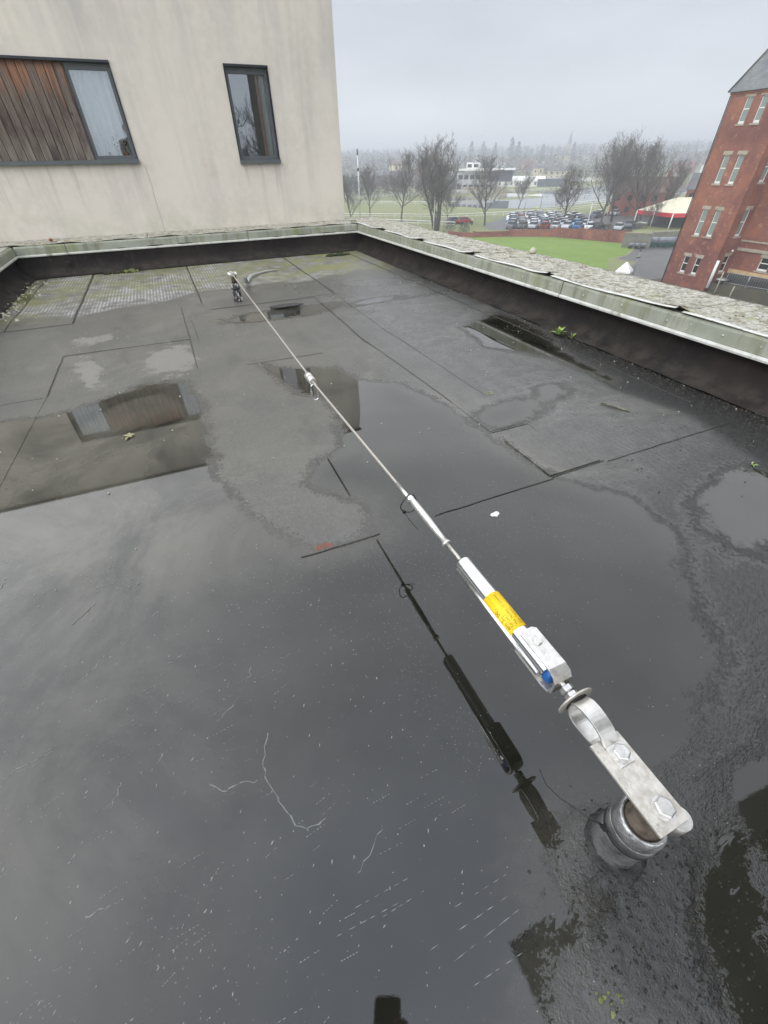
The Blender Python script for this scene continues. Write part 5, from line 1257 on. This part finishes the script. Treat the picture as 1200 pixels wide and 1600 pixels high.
for i, (x, y, p, rz) in enumerate(((94, 81.5, 'silver', .6), (99.5, 83.5, 'grey', .5), (91, 84.5, 'black', .4))):
    car(x, y, rz, p, '%s car, %s in the group parked just left of the canopy' % (p, ordn[i]))
car(71.8, 110.6, .1, 'red', 'red car parked under the bare trees left of the car park', 'cars parked under the trees')
car(69.6, 112.0, .1, 'grey', 'grey car parked left of the red one under the bare trees', 'cars parked under the trees')

# people far off, in bright and dark coats
def far_person(x, y, top, label, z=None):
    z = G if z is None else z; f = MB()
    t = empty('person', (x, y, z), 0, label, 'person')
    f = MB(); f.tube([(.1, .0, 0), (.11, 0, .45), (.09, 0, .88)], [.06, .07, .10], 8); f.tube([(-.1, .05, 0), (-.11, .03, .45), (-.09, 0, .88)], [.06, .07, .10], 8); f.build('trousers', MAT['trousers'], t)
    f = MB(); f.lathe([(.14, .82), (.17, .95), (.17, 1.1), (.21, 1.35), (.16, 1.46), (.06, 1.5)], n=12); f.tube([(.2, 0, 1.4), (.27, .02, 1.15), (.25, .08, .88)], [.06, .05, .04], 6); f.tube([(-.2, 0, 1.4), (-.27, .02, 1.15), (-.25, .08, .88)], [.06, .05, .04], 6); f.build('coat', top, t)
    MB().lathe([(.03, 1.46), (.055, 1.5), (.095, 1.58), (.10, 1.66), (.07, 1.75), (.01, 1.78)], n=12).build('head', MAT['skin'], t)
far_person(71.5, 106.7, MAT['cream_far'], 'person in a pale coat walking beside the red car')
far_person(105.1, 123.1, basic('hi_vis', (.65, .80, .06), None, 3, .7, 0, 0), 'person in a yellow high-visibility jacket at the back of the car park')
far_person(79.8, 99.9, MAT['darkbrown'], 'person in dark clothes among the nearest parked cars')

# ------------------------------------------------------------------ fences and poles
def rail_fence(pts, label, h=1.0, step=2.6, group='white rail fences'):
    r_ = empty('rail_fence', (*pts[0], G), 0, label, 'fence', group); f = MB(); g = MB(); o0 = Vector((*pts[0], 0))
    for i in range(len(pts)-1):
        a, b_ = Vector((*pts[i], 0))-o0, Vector((*pts[i+1], 0))-o0; n = max(1, int((b_-a).length/step)); up = Vector((0, 0, h))
        f.tube([a+up, b_+up], .09, 4, False); f.tube([a+up*.5, b_+up*.5], .06, 4, False)
        for k in range(n): p = a+(b_-a)*k/n; g.tube([p, p+up], .07, 4, False)
    f.build('rail', MAT['rail'], r_); o = g.build('fence_posts', MAT['rail'], r_); o['kind'] = 'stuff'
rail_fence([(40, 150), (50, 142), (60.1, 134.5), (73.9, 122.5), (93.6, 119.6), (118, 121), (150, 126)], 'white rail fence curving along the near edge of the field')
rail_fence([(52, 124), (60, 114), (66, 106)], 'short white rail fence below the first bare trees')
rail_fence([(70, 185), (90, 168), (101, 158)], 'white rail fence on the field left of the flood water')
rail_fence([(76, 238), (110, 224), (160, 201.5), (209, 206.5), (296, 240)], 'white rail fence along the far bank of the flood water')
rail_fence([(120, 131), (138, 135), (170, 137), (210, 146)], 'white rail fence along the near bank of the flood water')
rail_fence([(130, 150), (165, 160), (200, 178)], 'line of fence posts standing in the flood water')
rail_fence([(60, 200), (90, 212), (140, 216)], 'faint white rail fence below the distant red brick buildings')
ml = empty('light_mast', (51.1, 131.8, G), 0, 'tall white mast with two dark lamp clusters beyond the beige building corner', 'mast')
MB().tube([(0, 0, 0), (0, 0, 15)], [.17, .12], 8).build('mast_pole', MAT['pole'], ml); MB().lathe([(.12, 12.9), (.28, 13.0), (.28, 13.5), (.15, 13.6)], (0, 0, -2.2), n=8).build('lamp_cluster', MAT['darkbrown'], ml); MB().lathe([(.12, 13.9), (.24, 14.0), (.22, 14.9), (.1, 15.2)], n=8).build('lamp_cluster', MAT['grey_far'], ml)
for i, (x, y, h, lb) in enumerate(((57.4, 101.3, 6.4, 'slim white pole in front of the dense bare tree'), (79.8, 87.4, 5.0, 'dark lamp post behind the brick wall among the cars'), (108.6, 125.5, 6.5, 'thin pole at the far edge of the car park'), (86, 83.2, 5.4, 'white lamp column at the right end of the car park'), (99, 121, 6.0, 'thin grey pole standing before the flood water'))):
    r_ = empty('lamp_post', (x, y, G), 0, lb, 'lamp post'); MB().tube([(0, 0, 0), (0, 0, h)], [.09, .06], 6).build('post', MAT['pole'] if 'white' in lb else MAT['galv'], r_); MB().box(-.1, .5, -.1, .1, h, h+.12).build('lamp_head', MAT['galv'], r_)
bn = MB().box(-.5, .5, -.05, .05, 0, 1.4).build('banner', MAT['blue_plastic']); bn.location = (92.5, 88.8, G+1.5); bn.rotation_euler = (0, 0, .8); tag(bn, 'small blue banner above the cars at the right of the car park', 'banner')

# ------------------------------------------------------------------ bare trees
def tree_meshes(seed, H_, width, trunk_r, nbr=16, multi=1, lean=0.0):
    rr = random.Random(seed); tr = MB(); tw = MB()
    def branch(p, d, L_, r_, lev):
        n = 4 if lev == 1 else 3; pts = [p.copy()]; dd = d.copy(); q = p.copy()
        for i in range(n):
            dd = (dd+Vector((rr.gauss(0, .16)+lean*.07, rr.gauss(0, .16), rr.gauss(.10, .10)))).normalized(); q = q+dd*L_/n; pts.append(q.copy())
        (tr if lev < 2 else tw).tube(pts, [max(.012, r_*(1-.6*i/n)) for i in range(n+1)], 5 if lev < 2 else 3, True, False)
        if lev >= 5: return
        nb = {1: 6, 2: 5, 3: 4, 4: 2}[lev]
        for k in range(nb):
            u = (k+rr.random())/nb*.85+.15; i = min(n-1, int(u*n)); pp = pts[i].lerp(pts[i+1], u*n-i)
            a = rr.uniform(0, 6.283); axis = Vector((math.cos(a), math.sin(a), rr.uniform(-.4, .6))); ang = rr.uniform(.35, .85)
            nd = (dd*math.cos(ang)+(axis-dd*axis.dot(dd)).normalized()*math.sin(ang)).normalized()
            branch(pp, nd, L_*rr.uniform(.40, .68), max(.012, r_*rr.uniform(.38, .55)), lev+1)
    for s_ in range(multi):
        a = 6.28*s_/multi+rr.uniform(0, 1); k_ = (multi > 1)*.36; dd = Vector((math.cos(a)*k_+lean*.16, math.sin(a)*k_, 1)).normalized()
        p = Vector((.35*math.cos(a)*(multi > 1), .35*math.sin(a)*(multi > 1), 0)); n = 9; pts = [p.copy()]; Ht = H_*.84*rr.uniform(.86, 1)
        for i in range(n):
            dd = (dd+Vector((rr.gauss(0, .07)+lean*.03, rr.gauss(0, .07), .05))).normalized(); p = p+dd*Ht/n; pts.append(p.copy())
        tr.tube(pts, [trunk_r*(1-.88*(i/n)**.8) for i in range(n+1)], 8, True, False)
        nb = int(nbr*(1 if multi == 1 else .8))
        for k in range(nb):
            u = .20+.80*(k+rr.random())/nb; i = min(n-1, int(u*n)); pp = pts[i].lerp(pts[i+1], min(1, u*n-i)); a = k*2.4+rr.uniform(-.5, .5)
            ang = rr.uniform(.60, 1.15)*(1-.38*u); nd = Vector((math.cos(a)*math.sin(ang), math.sin(a)*math.sin(ang), math.cos(ang)))
            branch(pp, nd, H_*.50*width*(1-.60*u)*rr.uniform(.75, 1.15), trunk_r*.50*(1-.6*u), 1)
    return tr.mesh('trunk', MAT['bark']), tw.mesh('crown', MAT['twig'])
TV = [tree_meshes(1, 12, .95, .24, 14), tree_meshes(2, 13, 1.0, .27, 15), tree_meshes(3, 14, .95, .32, 11, 4), tree_meshes(4, 14, 1.1, .30, 14, 1, 1.0), tree_meshes(5, 8, 1.15, .15, 11)]
def tree(v, x, y, sc, rz, label, group='bare winter trees beyond the roof', z=None, szz=1.0):
    r_ = empty('bare_tree', (x, y, gheight(x, y)-.1 if z is None else z), rz, label, 'tree', group); r_.scale = (sc, sc, sc*szz)
    add('trunk', TV[v][0], r_); add('crown', TV[v][1], r_); return r_
for a in ((0, 58, 141.4, .95, 0, 'slender bare tree just right of the tall white mast'), (1, 59.5, 122.7, 1.03, 1, 'tall forked bare tree between the mast and the dense tree'), (2, 59.0, 102.9, 1.12, 2, 'dense many-stemmed bare tree, the bulkiest left of the car park'),
          (1, 74.1, 105, .95, 3.1, 'open-branched bare tree at the left end of the brick wall'), (3, 97.5, 90.2, 1.08, .6, 'tall wind-swept bare tree at the left of the group by the canopy'), (3, 105, 94, 1.2, 1.3, 'tallest bare tree of the wind-swept group by the canopy'),
          (3, 108, 89, 1.1, 2.0, 'bare tree of the wind-swept group nearest the canopy roof'), (1, 114, 93, 1.08, 4, 'bare tree at the right end of the wind-swept group'), (4, 108.7, 136.1, 1.05, 1, 'small bare tree at the near edge of the flood water'),
          (4, 110.7, 119.2, .75, 2, 'small bare sapling rising behind the middle of the car park'), (4, 67.8, 112.2, .95, 3, 'low drooping bare tree right of the dense tree'), (4, 101.5, 80.5, .62, 0, 'small dark bare tree beside the canopy post'), (0, 112, 85.5, .95, 2.2, 'bare tree half hidden behind the canopy roof'), (3, 92, 97, .8, 4.0, 'leaning bare tree at the right corner of the car park'), (0, 47, 128, .8, 5, 'scrubby bare tree tight beside the beige building corner')):
    tree(*a)
tree(2, 9, -45, 1.2, 0, 'big bare tree behind the viewer, mirrored in the narrow window', 'bare trees behind the viewer'); tree(2, 15, -50, 1.05, 2, 'second bare tree behind the viewer, right of the big one', 'bare trees behind the viewer')
# shrubs along the wall
for i, (x, y, w2, h2) in enumerate(((72.5, 88.5, 3.2, 2.2), (76.5, 86.5, 2.0, 1.7), (58.5, 96, 3.5, 2.0), (63, 97, 3, 1.6), (84, 79.5, 2.2, 1.4), (88.5, 79.5, 2.4, 1.6), (86, 72, 2.5, 1.5))):
    rr = random.Random(40+i); f = MB()
    for k in range(420):
        a = rr.uniform(0, 6.28); q_ = rr.random()**.5; zz = rr.random(); r_ = w2*.5*q_*(1-.5*zz**2); p = Vector((r_*math.cos(a), r_*math.sin(a), zz*h2)); s_ = rr.uniform(.06, .16)
        d1 = Vector((rr.gauss(0, 1), rr.gauss(0, 1), rr.gauss(0, 1))).normalized()*s_; d2 = d1.cross(Vector((rr.gauss(0, 1), rr.gauss(0, 1), rr.gauss(0, 1)))).normalized()*s_; f.poly([p, p+d1, p+d1+d2, p+d2])
    o = f.build('shrub', MAT['moss_dark'] if i % 2 else MAT['bark']); o.location = (x, y, G)
    tag(o, '%s scrubby bush from the left along the brick wall and car park' % ordn[i], 'bush', 'bushes along the brick wall')

# far wood: one mass of many small trees on the valley side
rr = random.Random(21); V = []; Fc = []
def far_tree(x, y, h, conif):
    z = gheight(x, y); n_ = 44
    for k in range(n_):
        u = rr.random()
        if conif: zz = u**.8; rad = (1-zz)*h*.17+.3; zz = .1+.9*zz
        else: zz = .25+.75*u; rad = h*.30*math.sin(math.pi*min(1, max(.05, (zz-.15)/.95)))**.7
        a = rr.uniform(0, 6.28); q_ = rr.random()**.5*rad; p = Vector((x+q_*math.cos(a), y+q_*math.sin(a), z+zz*h)); s_ = h*rr.uniform(.03, .075)
        d1 = Vector((rr.gauss(0, 1), rr.gauss(0, 1), rr.gauss(0, .8))).normalized()*s_; d2 = d1.cross(Vector((rr.gauss(0, 1), rr.gauss(0, 1), rr.gauss(0, 1)))).normalized()*s_
        n = len(V); V.extend([tuple(p), tuple(p+d1*1.6), tuple(p+d2)]); Fc.append((n, n+1, n+2))
def add_wood(name, n, rmin, rmax, amin, amax, hmin, hmax, pc, m):
    V.clear(); Fc.clear()
    for i in range(n):
        a = R(rr.uniform(amin, amax)); d = rr.uniform(rmin, rmax)**1.0; x, y = d*math.cos(a), d*math.sin(a)
        far_tree(x, y, rr.uniform(hmin, hmax), rr.random() < pc)
    me = bpy.data.meshes.new(name); me.from_pydata(list(V), [], list(Fc)); me.update(); me.materials.append(m); o = add(name, me); o['kind'] = 'stuff'
add_wood('hillside_wood', 2600, 480, 900, 22, 80, 7, 13, .2, MAT['wood_far'])
add_wood('hillside_wood', 2200, 900, 1250, 22, 80, 9, 16, .35, MAT['wood_far'])
add_wood('valley_scrub', 520, 215, 330, 58, 76, 4, 8, .05, MAT['wood_far'])
add_wood('valley_scrub', 500, 330, 480, 42, 75, 5, 9, .1, MAT['wood_far'])
add_wood('surrounding_wood', 900, 300, 1100, 80, 382, 7, 14, .2, MAT['wood_far'])
# individual conifers on the skyline
for i, (az__, d, h) in enumerate(((59.5, 760, 19), (58.6, 780, 18), (57.0, 740, 22), (55.8, 760, 21), (54.6, 720, 20), (53.0, 700, 25), (52.3, 690, 21), (49.9, 720, 18), (47.0, 700, 19), (61.5, 700, 15))):
    x, y = d*math.cos(R(az__)), d*math.sin(R(az__)); r_ = empty('skyline_conifer', (x, y, gheight(x, y)), 0, '%s dark conifer from the left standing above the hazy hillside wood' % ordn[i], 'tree', 'conifers on the far skyline')
    MB().tube([(0, 0, 0), (0, 0, h*.7)], [.4, .08], 5).build('trunk', MAT['bark'], r_); f = MB()
    for k in range(420):
        u = rr.random()**1.1; rad = (1-u)**.7*h*.24*(1 if i % 3 else 1.4)+.3; a = rr.uniform(0, 6.28); q_ = rr.random()**.4*rad; p = Vector((q_*math.cos(a), q_*math.sin(a), h*(.12+.88*u))); s_ = h*rr.uniform(.03, .06)
        d1 = Vector((rr.gauss(0, 1), rr.gauss(0, 1), rr.gauss(0, .6))).normalized()*s_; d2 = d1.cross(Vector((rr.gauss(0, 1), rr.gauss(0, 1), rr.gauss(0, 1)))).normalized()*s_; f.poly([p, p+d1*1.4, p+d2])
    f.build('crown', MAT['wood_far'], r_)

# ------------------------------------------------------------------ far buildings
def pol(az__, d): return d*math.cos(R(az__)), d*math.sin(R(az__))
MAT['stand_wall'] = basic('stand_wall', (.50, .50, .49), (.38, .38, .38), .4, .9, 0, 0)
r_ = empty('grandstand', (150, 217, G), R(-40), 'white grandstand building with glazed tiers and a flat jutting roof across the water', 'grandstand')
MB().box(-13, 6, -5, 6, 0, 4).build('lower_tier', MAT['stand_wall'], r_); MB().box(-13, 2, -3, 6, 4, 7.4).build('upper_tier', MAT['stand_wall'], r_); MB().box(-12, 14, -5.5, 5, 8.3, 8.9).build('flat_roof_slab', MAT['white_far'], r_)
MB().box(-9, -3, -2, 3, 8.9, 11.2).build('roof_cabin', MAT['white_far'], r_); MB().box(2, 13, -2, 5, 4, 8.3).build('glazed_box', MAT['grey_far'], r_)
for k in range(6): add('window', MB().box(-1, 1, -.05, .05, 0, 1.6).mesh('window', MAT['sash_black']), r_, (-11.3+k*2.8, -5.02, 1.4))
for k in range(5): add('window', MB().box(-1, 1, -.05, .05, 0, 1.6).mesh('window', MAT['sash_black']), r_, (-11.3+k*2.8, -3.02, 5))
for k in range(2): add('window', MB().box(-1, 1, -.05, .05, 0, 1.2).mesh('window', MAT['sash_black']), r_, (-7.5+k*3, -2.02, 9.4))
MB().box(-10, 12, -9, -5.5, 0, 2.2).build('stepped_terrace', MAT['stone'], r_)
house('marquee_hall', 195, 246, R(-38), 26, 10, 2.6, 2.0, MAT['white_far'], MAT['white_far'], 'long low white marquee right of the grandstand', 'marquee', win=8, chim=False, floors=1, wm='grey_far')
house('dark_shed', 207, 235, R(-38), 14, 8, 3.0, .5, MAT['grey_far'], MAT['grey_far'], 'long low dark shed beside the white marquee across the water', 'shed', win=0, chim=False, flatroof=True)
house('cream_villa', 262, 292, R(-42), 18, 8, 5.0, 2.0, MAT['cream_far'], MAT['slate_far'], 'wide cream villa on the slope above the dark shed', win=5, chim=False)
house('cream_villa', 251, 299, R(-42), 7, 8, 6.5, 2.6, MAT['cream_far'], MAT['slate_far'], 'tall cream wing at the left of the wide cream villa', win=2)
house('long_low_wall', 262, 262, R(-36), 50, 1, 1.8, 0, MAT['white_far'], MAT['white_far'], 'long pale wall across the field below the cream villa', 'wall', win=0, chim=False, flatroof=True)
house('brick_block', 139, 300, R(-25), 26, 10, 5.5, 2.0, MAT['redbrick_far'], MAT['slate_far'], 'long red brick block seen between the mast and the first trees', win=7)
house('brick_block', 156, 291, R(-25), 9, 9, 8.5, 2.5, MAT['pink_far'], MAT['tile_far'], 'tall pale red house behind the second bare tree', win=3)
house('white_shed', 182, 322, R(-28), 26, 10, 4.5, 1.4, MAT['white_far'], MAT['white_far'], 'white roofed shed behind the dense bare tree', 'shed', win=4, chim=False)
house('white_shed', 170, 290, R(-28), 14, 8, 3, 1.0, MAT['pink_far'], MAT['white_far'], 'low pale shed left of the dense bare tree', 'shed', win=3, chim=False)
hs = []
for i in range(15):
    az__ = 32+i*2.7+rr.uniform(-.5, .5); d = rr.choice((430, 520, 610, 700, 820))*rr.uniform(.93, 1.07); hs.append((az__, d))
hs.sort(reverse=True)
wn = [('white', 'white_far'), ('cream', 'cream_far'), ('pale red', 'pink_far'), ('white', 'white_far'), ('red brick', 'redbrick_far')]
words = ordn+['thirteenth', 'fourteenth', 'fifteenth', 'sixteenth', 'seventeenth', 'eighteenth', 'nineteenth', 'twentieth', 'twenty-first', 'twenty-second', 'twenty-third', 'twenty-fourth', 'twenty-fifth', 'twenty-sixth']
for i, (az__, d) in enumerate(hs):
    x, y = pol(az__, d); n_, wk = wn[rr.randrange(5)]; L_ = rr.uniform(9, 16)
    house('hillside_house', x, y, R(az__-90+rr.uniform(-30, 30)), L_, 8, rr.uniform(5, 6.5), rr.uniform(2, 3), MAT[wk], MAT[rr.choice(('slate_far', 'tile_far'))], '%s house, %s from the left on the wooded hillside' % (n_, words[i]), group='houses on the wooded hillside', win=3, z=gheight(x, y)+rr.uniform(0, 3))
x, y = pol(47.5, 900); r_ = empty('church_spire', (x, y, gheight(x, y)), 0, 'thin hazy church spire rising above the hillside wood', 'church'); MB().box(-2, 2, -2, 2, 0, 16).build('tower', MAT['stone'], r_); MB().loft([[(-2, -2, 16), (2, -2, 16), (2, 2, 16), (-2, 2, 16)], [(-.1, -.1, 31), (.1, -.1, 31), (.1, .1, 31), (-.1, .1, 31)]], True, False).build('spire', MAT['slate_far'], r_)

# three birds over the wood
for i, (az__, el) in enumerate(((57.15, 1.55), (56.6, 1.62), (56.05, 1.66))):
    d = 250; x, y = pol(az__, d); f = MB(); b_ = empty('bird', (x, y, 1+d*math.tan(R(el))), R(az__), '%s of three small dark birds flying above the hazy wood' % ('leftmost', 'middle one', 'rightmost')[i], 'bird')
    MB().lathe([(.01, -.3), (.09, -.1), (.08, .12), (.03, .3)], (0, 0, 0), 'X', 8).build('body', MAT['darkbrown'], b_); f = MB()
    for s_ in (-1, 1): f.loft([[(.10, s_*.05, 0), (-.12, s_*.05, 0), (-.12, s_*.05, .02), (.10, s_*.05, .02)], [(.12, s_*.45, .16), (-.08, s_*.45, .16), (-.08, s_*.45, .175), (.12, s_*.45, .175)], [(-.02, s_*.85, .05), (-.08, s_*.85, .05), (-.08, s_*.85, .06), (-.02, s_*.85, .06)]], True, True)
    f.build('wings', MAT['darkbrown'], b_)

# ------------------------------------------------------------------ photographer (seen only mirrored in the water) and phone
back = Vector((-.394, -.919, 0)); side = Vector((.919, -.394, 0)); up_ = Vector((0, 0, 1))
def skin_mesh(name, verts, edges, radii, m, parent, lv=2, root=0):
    me = bpy.data.meshes.new(name); me.from_pydata([tuple(v) for v in verts], edges, []); me.update()
    o = add(name, me, parent); sk = o.modifiers.new('skin', 'SKIN'); sk.use_smooth_shade = True
    for i, r_ in enumerate(radii):
        v = me.skin_vertices[0].data[i]; v.radius = (r_, r_) if not hasattr(r_, '__len__') else r_; v.use_root = (i == root)
    s_ = o.modifiers.new('sub', 'SUBSURF'); s_.levels = lv; s_.render_levels = lv; me.materials.append(m)
    return o
def W(f_, s_, z): return Vector((0, 0, 0))-back*f_+side*s_+up_*z   # f_: metres ahead of the lens, s_: to the right
pe = empty('person', (0, 0, 0), 0, 'person in a dark jacket holding a phone over the puddle, seen mirrored', 'person')
P_ = [W(-.52, 0, .95), W(-.50, 0, 1.15), W(-.46, 0, 1.36), W(-.43, 0, 1.46), W(-.40, 0, 1.50),   # pelvis, waist, chest, neck base, neck
      W(-.50, .10, .90), W(-.46, .12, .50), W(-.52, .13, .09), W(-.40, .14, .035), W(-.50, -.10, .90), W(-.50, -.13, .50), W(-.56, -.13, .09), W(-.44, -.15, .035),
      W(-.46, .19, 1.40), W(-.34, .25, 1.14), W(-.12, .13, .96), W(-.46, -.19, 1.40), W(-.34, -.25, 1.14), W(-.10, -.12, .90)]
E_ = [(0, 1), (1, 2), (2, 3), (3, 4), (0, 5), (5, 6), (6, 7), (7, 8), (0, 9), (9, 10), (10, 11), (11, 12), (2, 13), (13, 14), (14, 15), (2, 16), (16, 17), (17, 18)]
Rr = [.15, .14, .16, .08, .055, .10, .065, .045, .035, .10, .065, .045, .035, .07, .052, .035, .07, .052, .035]
skin_mesh('body', P_, E_, Rr, MAT['jacket'], pe, 2)
hd = MB().lathe([(.03, -.13), (.055, -.115), (.075, -.07), (.085, 0), (.082, .05), (.06, .095), (.02, .115)], (0, 0, 0), n=20); ho = hd.build('head', MAT['skin'], pe); ho.location = W(-.335, 0, 1.63); ho.rotation_euler = (.5, 0, math.atan2(-back.y, -back.x)-math.pi/2)
MB().lathe([(.060, -.03), (.090, 0), (.090, .06), (.066, .105), (.02, .125)], (0, -.012, 0), n=20).build('hair', MAT['hair'], ho)
f = MB(); f.lathe([(.008, .075), (.016, .08), (.010, .10), (.002, .105)], (0, 0, -.01), 'Y', 10); f.build('nose', MAT['skin'], ho)
for s_ in (-1, 1):
    MB().lathe([(.011, 0), (.008, .006), (.002, .009)], (s_*.030, .074, .02), 'Y', 10).build('eye', MAT['frame_dark'], ho); MB().lathe([(.02, -.006), (.022, 0), (.012, .006)], (s_*.086, 0, .0), 'X', 10).build('ear', MAT['skin'], ho)
MB().box(-.022, .022, .072, .080, -.062, -.055).build('mouth', MAT['flower_red'], ho, .002)
# phone: its back faces along the view direction, just behind the lens
def PH(a, b_, c): return Vector((0, 0, 1))+CR*a+CU*b_-CF*c
ph = empty('phone', (0, 0, 1), 0, 'dark phone held upright over the puddle, seen mirrored', 'phone')
def phb(a0, a1, b0, b1, c0_, c1_, rad):
    pts = []
    for cx_, cy_, s0 in ((a1-rad, b1-rad, 0), (a0+rad, b1-rad, 1), (a0+rad, b0+rad, 2), (a1-rad, b0+rad, 3)):
        for k in range(5): an = (s0+k/4)*math.pi/2; pts.append((cx_+rad*math.cos(an), cy_+rad*math.sin(an)))
    f = MB(); f.loft([[PH(x, y, c)-Vector((0, 0, 1)) for x, y in pts] for c in (c0_, c1_)], True, False); return f
phb(-.058, .022, -.150, .012, .004, .013, .011).build('phone_body', MAT['phone'], ph)
phb(-.055, .019, -.146, .009, .0131, .0133, .009).build('screen', MAT['carglass'], ph)
# hands: palm + curled fingers gripping the lower half of the phone
def hand(sgn, off, label):
    # palm behind the phone side, fingers curl round the back face
    base = PH(-.018+sgn*.062, -.105+off, .020); wrist = PH(-.018+sgn*.075, -.175+off, .050)
    verts = [wrist, base, PH(-.018+sgn*.060, -.085+off, .018)]; edges = [(0, 1), (1, 2)]; rad = [(.024, .018), (.034, .015), (.026, .012)]
    for k in range(4):
        b0 = -.068+off-.021*k; n = len(verts)
        verts += [PH(-.018+sgn*.058, b0, .012), PH(-.018+sgn*.052, b0+.002, -.004), PH(-.018+sgn*.030, b0+.004, -.006), PH(-.018+sgn*(.012 if k in (1, 2) else .018), b0+.004, -.003)]
        edges += [(1, n), (n, n+1), (n+1, n+2), (n+2, n+3)]; rad += [.0105, .0095, .0088, .0072]
    n = len(verts); verts += [PH(-.018+sgn*.050, -.090+off, .030), PH(-.018+sgn*.030, -.070+off, .026), PH(-.018+sgn*.012, -.055+off, .022)]; edges += [(1, n), (n, n+1), (n+1, n+2)]; rad += [.013, .011, .009]
    o = skin_mesh('hand', verts, edges, rad, MAT['skin'], pe, 2, 1); return o
hand(1, -.012, ''); hand(-1, -.03, '')

# ------------------------------------------------------------------ haze
hz = MB().box(-1900, 1900, -1900, 1900, G-9, 46).build('haze', None); hz['kind'] = 'stuff'
m = bpy.data.materials.new('haze_air'); m.use_nodes = True; t = m.node_tree; t.nodes.clear()
o = N(t, 'OutputMaterial'); v = N(t, 'VolumePrincipled'); v.inputs['Density'].default_value = .0015; v.inputs['Color'].default_value = (.93, .96, 1, 1); v.inputs['Anisotropy'].default_value = .2
t.links.new(v.outputs[0], o.inputs['Volume']); hz.data.materials.append(m)
